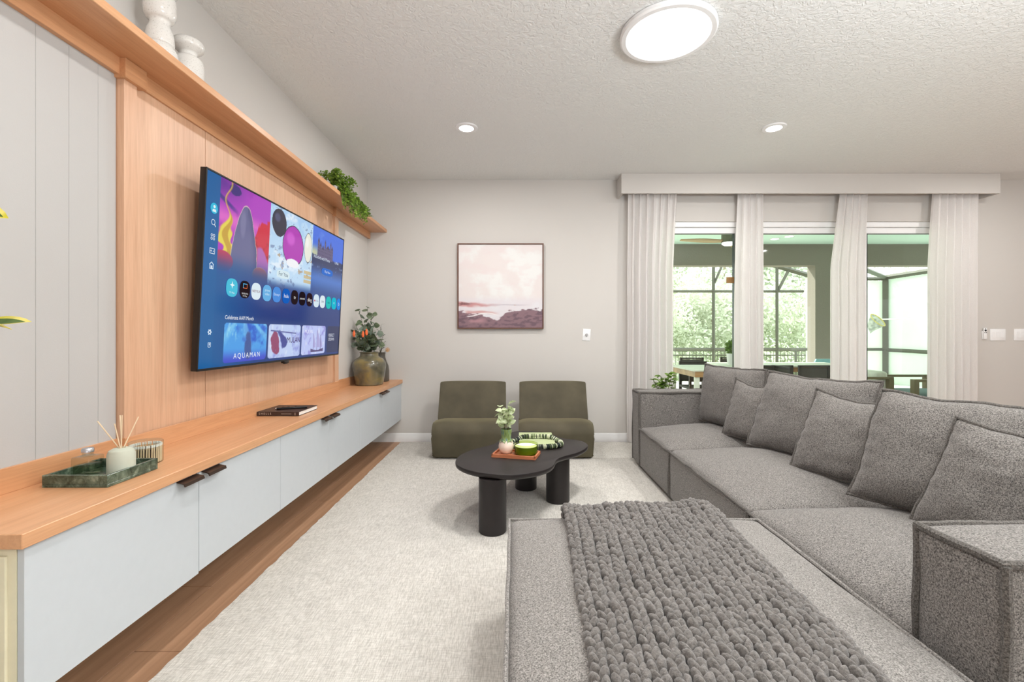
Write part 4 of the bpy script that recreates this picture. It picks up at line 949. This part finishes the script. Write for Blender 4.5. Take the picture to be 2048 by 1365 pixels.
rc = thing('remote_control', 'slim black remote control lying on the dark book', 'remote', Mx=Matrix.Translation((-1.375, 2.84, z+.0265)) @ Matrix.Rotation(math.radians(22), 4, 'Z'))
b = BM(); box(b, -.085, .085, -.018, .018, 0, .012, .005, 3); add('handset', b, M['black'], rc, local=True)
b = BM(); box(b, -.094, -.086, -.012, .012, .001, .010, .003, 2); add('end_cap', b, M['silver'], rc, local=True)
for x in (-.05, -.02, .02): b = BM(); lathe(b, [(0, .0132), (.006, .0132), (.0065, .012)], (x, 0, 0), 16); add('button', b, M['ofr'], rc, local=True)
# olive vase
vc = Vector((-1.400, 4.42, CZ+.0005)); ov = thing('olive_vase', 'large round-shouldered glazed olive vase at the far end of the worktop', 'vase', vc)
b = BM(); lathe(b, [(0, 0), (.122, 0), (.130, .006), (.137, .05), (.148, .12), (.156, .18), (.152, .215), (.132, .245), (.098, .265), (.086, .276), (.084, .300), (.092, .312), (.090, .316), (.080, .313), (.076, .290), (.076, .27), (.11, .24), (.0, .10)], vc, 56); add('vase_body', b, M['vase'], ov)
dv = Vector((-1.385, 4.735, CZ+.0005)); o2 = thing('slender_vase', 'dark grey slender vase half hidden behind the large olive vase', 'vase', dv)
b = BM(); lathe(b, [(0, 0), (.082, 0), (.088, .01), (.088, .11), (.080, .16), (.060, .21), (.048, .25), (.048, .28), (.054, .295), (.046, .296), (.040, .26), (.0, .2)], dv, 40); add('vase_body', b, M['vase_dk'], o2)
# eucalyptus bouquet
eu = thing('eucalyptus_bouquet', 'bushy bouquet of eucalyptus with orange blooms in the olive vase', 'plant', vc+Vector((0, 0, .2)))
random.seed(17); st = BM(); base = vc+Vector((0, 0, .27)); l1 = leafmesh('leaf', .058, .060, M['leaf_euc'], .1, .15); l2 = leafmesh('leaf', .066, .070, M['leaf_euc2'], .1, .15); l3 = leafmesh('leaf', .05, .014, M['leaf_dark'], .1, .3)
stemsdef = [(718, 622), (735, 616), (745, 628), (712, 652), (724, 648), (748, 648), (716, 672), (730, 664), (741, 676), (754, 668), (722, 688), (740, 690), (752, 690), (733, 640), (711, 690), (706, 678), (728, 694), (744, 694), (760, 688), (746, 660), (727, 655), (716, 694), (736, 680), (709, 662), (756, 680)]
for k, (px, py) in enumerate(stemsdef):
    tip = P(px, py, 4.42+random.uniform(-.09, .07)); mid = (base+tip)/2+Vector((random.uniform(-.01, .01), 0, .02)); path = catmull([base+Vector((random.uniform(-.03, .03), random.uniform(-.03, .03), 0)), mid, tip], 5, False); tube(st, path, .0016, 5)
    for j in range(8):
        t_ = .4+.6*j/7; p = Vector(path[min(len(path)-1, int(t_*(len(path)-1)))]); aa = j*2.4+k; d = Vector((math.cos(aa), math.sin(aa)-.3, random.uniform(-.3, .9)))
        place('leaf', random.choice((l1, l1, l2)), eu, aim(p, d, random.uniform(-1.5, 1.5), random.uniform(.65, 1.1)))
for px, py in ((708, 668), (726, 669), (733, 665)):
    p = P(px, py, 4.31); b = BM(); lathe(b, [(0, -.03), (.008, -.026), (.013, -.008), (.011, .012), (.004, .03), (0, .034)], p, 12); add('bloom', b, M['orange'], eu); tube(st, [base, p-Vector((0, 0, .028))], .0015, 5)
add('stems', st, M['stem'], eu)
dk = thing('dark_leaf_spray', 'spray of dark narrow leaves and a peach flower in the slender vase', 'plant', dv+Vector((0, 0, .2)))
st = BM(); base = dv+Vector((0, 0, .27))
for k, (px, py) in enumerate(((762, 650), (766, 672), (756, 660), (766, 690), (752, 676), (770, 684))):
    tip = P(px, py, 4.70); path = catmull([base, (base+tip)/2+Vector((0, 0, .03)), tip], 6, False); tube(st, path, .0014, 5)
    for j in range(9):
        p = Vector(path[min(len(path)-1, int((.3+.7*j/8)*(len(path)-1)))]); aa = j*2.4+k; place('leaf', l3, dk, aim(p, (math.cos(aa), math.sin(aa)-.2, .5), 0, random.uniform(.8, 1.2)))
fp = P(775, 700, 4.66); tube(st, [base, fp], .0014, 5); add('stems', st, M['stem'], dk)
b = BM()
for k in range(9): a_ = k*.7; d = Vector((math.cos(a_), .2*math.sin(a_*2), math.sin(a_))); tube(b, [fp, fp+d*.024], [.002, .005], 6)
add('flower', b, M['peach'], dk)

# ------------------------------------------------------------------ things on the shelf
SZ = 2.2685
def candleholder(x, y, prof, label):
    t_ = thing('candle_holder', label, 'candle holder', (x, y, SZ)); b = BM(); lathe(b, catmull(prof, 4, False), (x, y, SZ), 40); add('turned_body', b, M['speckle'], t_)
    b = BM(); r = max(p[0] for p in prof[-4:])*.86; zz = prof[-1][1]-.004; lathe(b, [(0, zz-.012), (r*.7, zz-.012), (r, zz)], (x, y, SZ), 32); add('cup', b, M['speckle'], t_)
candleholder(-1.452, 2.045, [(.056, 0), (.060, .01), (.060, .08), (.052, .105), (.036, .115), (.034, .130), (.046, .140), (.060, .155), (.060, .175), (.052, .186), (.046, .186)], 'short speckled white candle holder on the shelf, right of the tall one')
candleholder(-1.455, 1.885, [(.062, 0), (.064, .01), (.060, .04), (.050, .06), (.046, .065), (.050, .075), (.046, .12), (.036, .15), (.038, .165), (.048, .175), (.056, .20), (.056, .25), (.050, .27), (.056, .28), (.064, .30), (.064, .33), (.055, .34), (.045, .34)], 'tall speckled white candle holder on the shelf, cut off by the picture top')
tp = thing('trailing_plant', 'bright green leafy plant trailing over the shelf edge near the corner', 'plant', (-1.46, 3.74, SZ))
b = BM(); lathe(b, [(0, 0), (.045, 0), (.060, .075), (.054, .075), (.0, .06)], (-1.46, 3.74, SZ), 24); add('pot', b, M['speckle'], tp)
random.seed(23); b = BM(); st = BM()
def leafquad(b, p, d, s, roll):
    m = aim(p, d, roll, s); vs = [b.verts.new(m @ Vector(q)) for q in ((0, 0, 0), (.5, .5, .05), (0, 1, -.1), (-.5, .5, .05))]; b.faces.new(vs)
for k in range(56):
    a_ = random.uniform(0, 2*PI); s0 = Vector((-1.46, 3.74, SZ+.07)); u = random.random()
    if k < 22: tip = s0+Vector((random.uniform(-.04, .11), random.uniform(-.24, .26), random.uniform(.0, .11)))
    else: tip = Vector((-1.335+random.uniform(-.02, .04), 3.62+u*.52, SZ-.02-random.uniform(.0, .14)*(1-.5*abs(u-.5))))
    mid = Vector(((s0.x+tip.x)/2+.01, (s0.y+tip.y)/2, max(s0.z, tip.z)+.02)); 
    if k >= 22: mid = Vector((-1.36, tip.y*.8+s0.y*.2, SZ+.03))
    path = catmull([s0, mid, tip], 6, False); tube(st, path, .0012, 4)
    for q in path:
        for _ in range(6):
            dd = Vector((random.uniform(-1, 1), random.uniform(-1, 1), random.uniform(-.6, .8))); q2 = Vector(q)+dd*.014
            if q2.z < SZ+.002 and q2.x < -1.360: q2.x = -1.352
            leafquad(b, q2, dd, random.uniform(.014, .024), random.uniform(-1, 1))
for q in b.verts:
    if q.co.x < -1.36 and q.co.z < SZ+.002: q.co.z = SZ+.003
add('foliage', b, M['leaf_trail'], tp, kind='stuff', smooth=False, recalc=False); add('stems', st, M['stem'], tp)

# ------------------------------------------------------------------ variegated plant just left of the camera
vp = thing('variegated_plant', 'yellow-edged green leafy plant reaching in at the left edge', 'plant', (-1.36, .80, .001))
b = BM(); lathe(b, [(0, 0), (.11, 0), (.14, .30), (.125, .30), (.0, .27)], (-1.36, .80, .001), 32); add('pot', b, M['sage'], vp)
st = BM()
def bigleaf(p, tip, w, roll):
    d = tip-p; L = d.length; m = aim(p, d, roll); 
    for nm, mat, k, lift, sc in (('leaf', M['leaf_yel'], 1, 0, 1.), ('leaf_centre', M['leaf_grn'], .62, .0012, .9)):
        b = BM(); ps = []
        for i in range(9):
            t_ = i/8; ww = w*.5*k*(math.sin(PI*min(1, t_*.95+.05))**.75)+.0004; z = .02*math.sin(t_*PI)*L*4*.25+lift; z2 = z+ww*.35
            ps.append([b.verts.new(m @ Vector((-ww, L*sc*t_, z2))), b.verts.new(m @ Vector((0, L*sc*t_, z))), b.verts.new(m @ Vector((ww, L*sc*t_, z2)))])
        for A, B_ in zip(ps, ps[1:]):
            for q in (0, 1): b.faces.new((A[q], A[q+1], B_[q+1], B_[q]))
        add(nm, b, mat, vp, angle=80)
root = Vector((-1.36, .80, .30))
for p, tip, w, roll in ((P(-60, 655, .98), P(63, 644, 1.0), .040, .55), (P(-70, 640, .95), P(25, 660, .97), .036, -.3), (P(-90, 415, .98), P(17, 437, 1.0), .05, .8), (P(-130, 560, .85), P(-20, 590, .9), .06, .2),
                        (P(-260, 480, .8), P(-330, 420, .7), .07, 0), (P(-300, 620, .8), P(-400, 640, .75), .07, .3), (P(-240, 350, .85), P(-190, 250, .95), .06, .4)):
    tube(st, catmull([root, Vector(((root.x+p.x)/2-.05, (root.y+p.y)/2, (root.z+p.z)/2+.1)), p], 8, False), .0035, 6); bigleaf(p, tip, w, roll)
add('stems', st, M['leaf_bonsai'], vp)

# small plant behind the sofa
bp = thing('small_tree_plant', 'small bright green potted plant behind the far sofa armrest', 'plant', (1.43, 4.46, .011))
b = BM(); lathe(b, [(0, 0), (.10, 0), (.13, .46), (.115, .46), (.0, .43)], (1.43, 4.46, .011), 32); add('pot', b, M['sage'], bp)
random.seed(9); st = BM(); lb = leafmesh('leaf', .062, .044, M['leaf_bonsai'], .2, .3)
for k in range(9):
    tip = P(1306+k*5.3, random.uniform(748, 770), 4.46+random.uniform(-.07, .07)); p0 = Vector((1.43, 4.46, .44)); path = catmull([p0, (p0+tip)/2+Vector((.02*math.sin(k), 0, .03)), tip], 5, False); tube(st, path, .003, 5)
    for j in range(11): aa = j*2.4+k; place('leaf', lb, bp, aim(Vector(path[-1-j % 5]), (math.cos(aa), math.sin(aa)-.3, random.uniform(-.1, .8)), random.uniform(-.5, .5), random.uniform(.6, 1.1)))
add('stems', st, M['stem'], bp)

# ------------------------------------------------------------------ outdoors: lanai, screen enclosure
b = BM(); box(b, -6, 11, YB+.2, 11.3, -.15, -.02); struct('trim_2', b, M['deck'])['label'] = 'pale concrete patio floor outside'
bpy.data.objects['trim_2'].name = 'patio_floor'
b = BM(); box(b, -40, 60, 11.3, 90, -.9, -.5); o = struct('lawn', b, M['grass'])
LY = 8.44
b = BM(); box(b, -6, 11, YB+.2, LY+.25, 2.8, 2.95); struct('patio_ceiling', b, M['lanaiceil'])
b = BM(); box(b, -6, 11, LY, LY+.23, 2.41, 2.8); struct('patio_beam', b, M['stucco'])
b = BM(); box(b, 5.51, 6.35, LY, LY+.23, -.02, 2.41); struct('patio_column', b, M['stucco'])
b = BM(); box(b, -6, -5.8, YB+.2, LY, -.02, 2.8); struct('patio_side_wall', b, M['stucco'])
# the house goes on to both sides of the room and upward
b = BM(); box(b, XL-5, XR+5, YF-.2, YB+.2, 2.95, 3.1); struct('roof', b, M['white'])
b = BM(); box(b, XR+.15, 11, YB, YB+.2, -.02, 2.95); box(b, -6, XL-.15, YB, YB+.2, -.02, 2.95); struct('outer_wall', b, M['stucco'])
for x, y in ((4.50, 7.97), (4.62, 7.75)):
    t_ = thing('patio_light', 'small round recessed light in the aqua patio ceiling, ' + ('farther from' if y > 7.8 else 'nearer to') + ' the window', 'ceiling light', (x, y, 2.8))
    b = BM(); lathe(b, [(.06, -.008), (.08, -.006), (.085, 0)], (x, y, 2.8), 24); add('trim_ring', b, M['white'], t_)
    b = BM(); lathe(b, [(0, -.008), (.062, -.008)], (x, y, 2.8), 24); add('diffuser', b, M['canlamp'], t_, recalc=False)
# fan
fc = Vector((3.20, 6.9, 2.55)); fn = thing('ceiling_fan', 'patio ceiling fan with wooden blades seen through the left window', 'ceiling fan', (3.2, 6.9, 2.8))
b = BM(); lathe(b, [(0, .25), (.06, .25), (.07, .21), (.02, .205), (.018, .13), (.018, .12), (.09, .115), (.098, .09), (.098, -.03), (.0, -.03)], fc, 32); add('motor', b, M['nickel'], fn)
b = BM(); lathe(b, [(.092, -.03), (.090, -.05), (.06, -.07), (0, -.078)], fc, 32); add('light_bowl', b, M['lamp'], fn)
for a_ in (178, 298, 58):
    b = BM(); r = math.radians(a_); ps = []
    for i in range(13):
        t_ = i/12; L = .09+.62*t_; w = .05+.055*math.sin(PI*min(1, t_*.9+.08)); tw = .35*(1-t_*.5)
        for s in (-1, 1): ps.append(Vector((L, s*w*.6, .02*t_+s*w*tw*.5)))
    vs = [b.verts.new(Matrix.Translation(fc) @ Matrix.Rotation(r, 4, 'Z') @ p) for p in ps]; vs2 = [b.verts.new(v.co-Vector((0, 0, .008))) for v in vs]
    for i in range(12):
        k = 2*i; b.faces.new((vs[k], vs[k+1], vs[k+3], vs[k+2])); b.faces.new((vs2[k], vs2[k+2], vs2[k+3], vs2[k+1])); b.faces.new((vs[k], vs[k+2], vs2[k+2], vs2[k])); b.faces.new((vs[k+1], vs2[k+1], vs2[k+3], vs[k+3]))
    b.faces.new((vs[0], vs2[0], vs2[1], vs[1])); b.faces.new((vs[24], vs[25], vs2[25], vs2[24])); add('blade', b, M['blade'], fn)
# enclosure
YE, XE = 11.0, 8.86
en = thing('screen_enclosure', 'bronze aluminium screen enclosure around the patio', 'enclosure', (6, YE, -.02))
def bar(name, p, q, w, parent=en, mat=None):
    b = BM(); tube(b, [p, q], w*.7071, 4); return add(name, b, mat or M['alu'], parent, smooth=False)
for x in (-.3, 1.3, 2.85, 4.747, 6.265): bar('post', (x, YE, -.02), (x, YE, 3.1), .055)
for x in (7.6,): bar('post', (x, YE, -.02), (x, YE, 2.45), .05)
bar('post', (XE, YE, -.02), (XE, YE, 2.5), .11); bar('post', (XE, 8.7, -.02), (XE, 8.7, 2.5), .08)
bar('rail', (-5, YE, .80), (XE, YE, .78), .05); bar('rail', (-5, YE, 2.17), (6.9, YE, 2.17), .045)
bar('rail', (-5, YE, 3.1), (5.8, YE, 3.1), .06); bar('rail', (5.3, YE, 3.05), (7.1, YE, 2.53), .08); bar('rail', (7.1, YE, 2.47), (XE, YE, 2.47), .06)
bar('rail', (XE, YE, 2.5), (XE, 8.6, 2.5), .08); bar('rail', (XE, YE, .77), (XE, 8.6, .75), .06); bar('roof_bar', (XE, YE, 2.5), (6.4, 8.7, 2.46), .08)
bar('brace', (4.77, YE, 2.37), (4.98, YE, 2.85), .04); bar('brace', (6.28, YE, 2.17), (6.66, YE, 2.90), .05)
pn = thing('privacy_screen', 'pale mint privacy screen panels closing the patio on the right', 'screen', (XE+.05, 9.8, -.02))
b = BM(); box(b, XE+.06, XE+.07, 8.3, YE+.1, -.02, 2.45); add('panel', b, M['privacy'], pn)
b = BM(); box(b, 7.0, XE+.06, YE+.06, YE+.07, -.02, 2.42); add('panel', b, M['privacy'], pn)
# pool net
nt = thing('pool_net', 'white leaf net on a long pale pole against the corner post', 'pool net', (8.7, 10.8, 1.5))
h0 = P(1754, 645, 10.7); b = BM(); ring = [h0+Vector((.13*math.cos(a_)-.04*math.sin(a_)+.02, -.04*math.cos(a_), -.13*math.cos(a_)+.05-.05*math.sin(a_))) for a_ in np.linspace(0, 2*PI, 24)[:-1]]; tube(b, ring, .010, 6, closed=True); add('hoop', b, M['leaf_yel'], nt)
b = BM(); cc = b.verts.new(h0+Vector((-.06, .12, -.26))); vs = [b.verts.new(p) for p in ring]
vm_ = [b.verts.new(p.lerp(cc.co, .5)+Vector((-.05, .05, -.03))) for p in ring]
for i in range(len(vs)): j = (i+1) % len(vs); b.faces.new((vs[i], vs[j], vm_[j], vm_[i])); b.faces.new((vm_[i], vm_[j], cc))
add('net_bag', b, M['net'], nt)
b = BM(); tube(b, [P(1764, 639, 10.7), P(1869, 637, 9.6), P(1990, 635, 8.75)], .014, 8); add('pole', b, M['white'], nt)
# picket fence
FY = 14.0; fe = thing('picket_fence', 'dark metal picket fence behind the patio trees side', 'fence', (3, FY, -.5)); fe['label'] = 'thin metal picket fence in front of the trees'
bar('top_rail', (-6, FY, .635), (10, FY, .635), .03, fe); bar('rail', (-6, FY, .50), (10, FY, .50), .025, fe); bar('rail', (-6, FY, -.35), (10, FY, -.35), .03, fe)
for x in range(-6, 11, 2): bar('post', (x+.55, FY, -.5), (x+.55, FY, .68), .05, fe)
b = BM()
for k in range(150): x = -6+k*.1067; tube(b, [(x, FY, -.35), (x, FY, .635)], .009, 4)
add('pickets', b, M['alu'], fe, kind='stuff', smooth=False)
# trees: two kinds, copied
def tree(label, h, r, mat, n, seed, trunk_r, base=.25, ls=.22):
    random.seed(seed); t_ = thing('tree', label, 'tree', (0, 0, 0)); b = BM(); tube(b, catmull([(0, 0, 0), (.1, 0, h*.4), (-.05, .1, h*.75), (0, 0, h*.97)], 4, False), [trunk_r*(1-.8*i/12) for i in range(13)], 8); add('trunk', b, M['bark'], t_, local=True)
    cl = [(Vector((random.uniform(-r, r)*.75, random.uniform(-r, r)*.75, h*(base+(1-base)*random.random()))), random.uniform(.3, .6)*r) for _ in range(26)]
    vv, ff = [], []
    for _ in range(n):
        c, cr = random.choice(cl); d = Vector((random.gauss(0, 1), random.gauss(0, 1), random.gauss(0, .8))).normalized()*cr*random.random()**.4; p = c+d
        u = Vector((random.uniform(-1, 1), random.uniform(-1, 1), random.uniform(-1, 1))).normalized(); w = u.orthogonal().normalized(); s = ls*random.uniform(.5, 1.2); k = len(vv)
        vv += [p-u*s*.5, p+w*s*.3, p+u*s*.5, p-w*s*.3]; ff.append((k, k+1, k+2, k+3))
    me = bpy.data.meshes.new('foliage'); me.from_pydata(vv, [], ff); me.materials.append(mat); o = bpy.data.objects.new('foliage', me); C.objects.link(o); o.parent = t_; o['kind'] = 'stuff'; return t_
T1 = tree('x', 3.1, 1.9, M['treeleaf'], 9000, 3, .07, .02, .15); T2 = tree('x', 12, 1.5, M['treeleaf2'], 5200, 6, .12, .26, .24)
sp1 = [(4.9, 17.5, 1.0), (7.9, 18.2, 1.08), (11.6, 17.0, .98), (6.6, 20.5, 1.25), (10.3, 21.0, 1.3), (1.5, 18.5, 1.1), (14.5, 20, 1.2)]
lb1 = ['rounded pale green tree left in the first window', 'rounded pale green tree between the first two windows', 'rounded pale green tree in the middle window by the column', 'taller leafy tree behind the first window trees', 'taller leafy tree behind the middle window trees', 'rounded tree hidden left behind the wide curtain', 'leafy tree hidden behind the patio column']
for k, ((x, y, s), lbl) in enumerate(zip(sp1, lb1)):
    mx = Matrix.Translation((x, y, -.5)) @ Matrix.Rotation(k*1.3, 4, 'Z') @ Matrix.Scale(s, 4)
    if k == 0: T1.matrix_basis = mx; T1['label'] = lbl; T1['group'] = 'broadleaf trees beyond the fence'
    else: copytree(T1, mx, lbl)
sp2 = [(7.6, 25, .95), (9.6, 26.5, 1.0), (11.2, 24.5, .9), (13.8, 26, 1.0), (16, 25, .95), (5.4, 26, 1), (18.5, 27, 1.05)]
lb2 = ['tall slim pine seen in the left window', 'tall pine right of the slimmest one in the left window', 'tall pine behind the narrow curtain', 'tall pine at the left of the middle window', 'tall pine near the column in the middle window', 'tall pine hidden left behind the wide curtain', 'tall pine hidden behind the patio column']
for k, ((x, y, s), lbl) in enumerate(zip(sp2, lb2)):
    mx = Matrix.Translation((x, y, -.5)) @ Matrix.Rotation(k*1.7, 4, 'Z') @ Matrix.Scale(s, 4)
    if k == 0: T2.matrix_basis = mx; T2['label'] = lbl; T2['group'] = 'pines beyond the fence'
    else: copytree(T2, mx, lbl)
# patio furniture
def otable(x0, x1, y0, y1, z, label):
    t_ = thing('patio_table', label, 'table', ((x0+x1)/2, (y0+y1)/2, -.02))
    b = BM(); box(b, x0, x1, y0, y1, z-.02, z, .002, 1); add('tabletop', b, M['otop'], t_); b = BM(); box(b, x0+.02, x1-.02, y0+.02, y1-.02, z-.09, z-.02); add('apron', b, M['teak'], t_)
    for x in (x0+.03, x1-.08):
        for y in (y0+.03, y1-.08): b = BM(); box(b, x, x+.05, y, y+.05, -.02, z-.09); add('leg', b, M['otop'], t_)
otable(2.10, 2.95, 5.40, 6.30, .73, 'pale-topped patio table just outside the left window'); otable(3.02, 4.9, 6.50, 7.30, .70, 'long pale patio table outside the middle window')
def mchair():
    t_ = thing('patio_chair', 'x', 'chair', (0, 0, 0))
    b = BM(); box(b, -.2, .2, -.2, .2, .40, .43, .004, 1); add('seat', b, M['meshfab'], t_, local=True)
    b = BM(); box(b, -.18, .18, .20, .215, .50, .74); add('back_mesh', b, M['meshfab'], t_, local=True)
    b = BM(); box(b, -.2, -.17, .195, .225, .40, .77); box(b, .17, .2, .195, .225, .40, .77); box(b, -.2, .2, .195, .225, .745, .77); box(b, -.2, .2, .195, .225, .48, .505); add('back_frame', b, M['ofr'], t_, local=True)
    for x in (-.2, .17):
        for y in (-.2, .195): b = BM(); box(b, x, x+.03, y, y+.03, 0, .40); add('leg', b, M['ofr'], t_, local=True)
        b = BM(); box(b, x, x+.03, -.19, .2, .60, .62); box(b, x, x+.03, -.19, -.165, .43, .60); add('armrest', b, M['ofr'], t_, local=True)
    return t_
c0 = mchair(); first = True
for x, y, rz, lbl in (((1386-1030)/920*6.75, 6.55, 0, 'charcoal mesh patio chair behind the square table, left window'), (3.12, 5.75, -PI/2, 'charcoal mesh patio chair at the right side of the square table'), ((1549-1030)/920*5.95, 6.1, PI, 'charcoal mesh patio chair beside the second curtain, middle window'),
                     ((1622-1030)/920*5.95, 6.1, PI, 'charcoal mesh patio chair pulled to the long table in the middle window'), (3.75, 7.75, 0, 'charcoal mesh patio chair on the far side of the long table'), (3.0, 7.6, 0, 'charcoal mesh patio chair behind the white planter')):
    mx = Matrix.Translation((x, y, -.02)) @ Matrix.Rotation(rz, 4, 'Z')
    if rz == PI: mx = mx @ Matrix.Scale(1., 4)
    if first: c0.matrix_basis = mx; c0['label'] = lbl; c0['group'] = 'charcoal patio chairs'; first = False
    else: copytree(c0, mx, lbl)
t_ = thing('patio_stool', 'low wooden-seat stool with black crossed legs under the square table', 'stool', (2.2, 5.62, -.02))
b = BM(); box(b, 2.15, 2.45, 5.45, 5.75, .42, .445, .003, 1); add('seat', b, M['teak'], t_)
for a in ((2.17, 2.43), (2.43, 2.17)):
    for y in (5.48, 5.72): b = BM(); tube(b, [(a[0], y, -.02), (a[1], y, .42)], .014, 6); add('leg', b, M['ofr'], t_)
pp = Vector((3.15, 6.62, .7005)); t_ = thing('white_planter', 'white pot with bushy green plant on the long patio table', 'plant', pp)
b = BM(); lathe(b, [(0, 0), (.085, 0), (.10, .17), (.09, .17), (0, .15)], pp, 28); add('pot', b, M['white'], t_)
random.seed(31); b = BM()
for _ in range(500): d = Vector((random.gauss(0, 1), random.gauss(0, 1), random.gauss(0, 1))).normalized(); p = pp+Vector((0, 0, .25))+d*.10*random.random()**.4; leafquad(b, p, d+Vector((0, 0, .4)), .04, random.uniform(-1, 1))
add('foliage', b, M['leaf_bonsai'], t_, kind='stuff', smooth=False, recalc=False)
def lounge(x0, x1, y0, y1, label):
    t_ = thing('lounge_chair', label, 'chair', ((x0+x1)/2, (y0+y1)/2, -.02)); z = .60; w = .06
    for y in (y0, y1-w):
        b = BM(); box(b, x0, x1, y, y+w, z-.03, z, .002, 1); box(b, x0, x0+w, y, y+w, -.02, z-.03); box(b, x1-w, x1, y, y+w, -.02, z-.03); add('arm_frame', b, M['olivefr'], t_)
    b = BM(); box(b, x0+.02, x1-.02, y0+w, y1-w, .22, .27); add('seat_frame', b, M['olivefr'], t_)
    b = BM(); soft_block(b, x0+.05, x1-.02, y0+w+.005, y1-w-.005, .27, .40, .02, .004, 8, .03); add('seat_pad', b, M['bluecush'], t_)
    b = BM(); soft_block(b, x1-.16, x1-.02, y0+w+.005, y1-w-.005, .40, .66, .01, .004, 8, .03); add('back_pad', b, M['otop'], t_)
lounge(4.02, 4.83, 5.86, 6.45, 'olive-framed patio lounge chair, left one in the right window'); lounge(4.81, 5.6, 5.1+.12, 5.60, 'olive-framed patio lounge chair by the right curtain') if False else None
t2_ = thing('lounge_chair', 'olive-framed patio lounge chair by the right curtain', 'chair', (5.2, 5.9, -.02))
b = BM(); box(b, 4.81, 5.6, 5.54, 5.60, .57, .60); box(b, 4.81, 4.87, 5.54, 5.60, -.02, .57); box(b, 5.54, 5.6, 5.54, 5.6, -.02, .57); add('arm_frame', b, M['olivefr'], t2_)
b = BM(); box(b, 4.85, 5.56, 5.60, 6.20, .22, .27); add('seat_frame', b, M['olivefr'], t2_)
b = BM(); soft_block(b, 4.86, 5.56, 5.605, 6.195, .27, .42, .02, .004, 8, .03); add('seat_pad', b, M['bluecush'], t2_)
b = BM(); box(b, 4.81, 5.6, 6.20, 6.26, .57, .60); box(b, 4.81, 4.87, 6.20, 6.26, -.02, .57); box(b, 5.54, 5.6, 6.20, 6.26, -.02, .57); add('arm_frame', b, M['olivefr'], t2_)
t_ = thing('sun_lounger', 'white sun lounger on the deck beyond the olive-framed chairs', 'lounger', (6.2, 7.4, -.02))
b = BM(); box(b, 5.4, 7.3, 7.1, 7.75, .24, .30, .01, 2); add('bed', b, M['white'], t_)
for x in (5.5, 7.15):
    for y in (7.15, 7.65): b = BM(); box(b, x, x+.05, y, y+.05, -.02, .24); add('leg', b, M['white'], t_)
t_ = thing('blue_chair', 'pale blue shell chair at the foot of the patio column', 'chair', (5.2, 7.6, -.02))
b = BM(); prism(b, [(5.02, .42), (5.38, .42), (5.42, .60), (5.36, .73), (5.06, .73), (5.0, .6)], 7.72, 7.75, axis='y'); box(b, 5.02, 5.38, 7.35, 7.73, .40, .43, .01, 2); add('shell', b, M['blueshell'], t_)
for x in (5.05, 5.33):
    for y in (7.38, 7.68): b = BM(); tube(b, [(x, y, -.02), (x, y, .40)], .014, 6); add('leg', b, M['white'], t_)
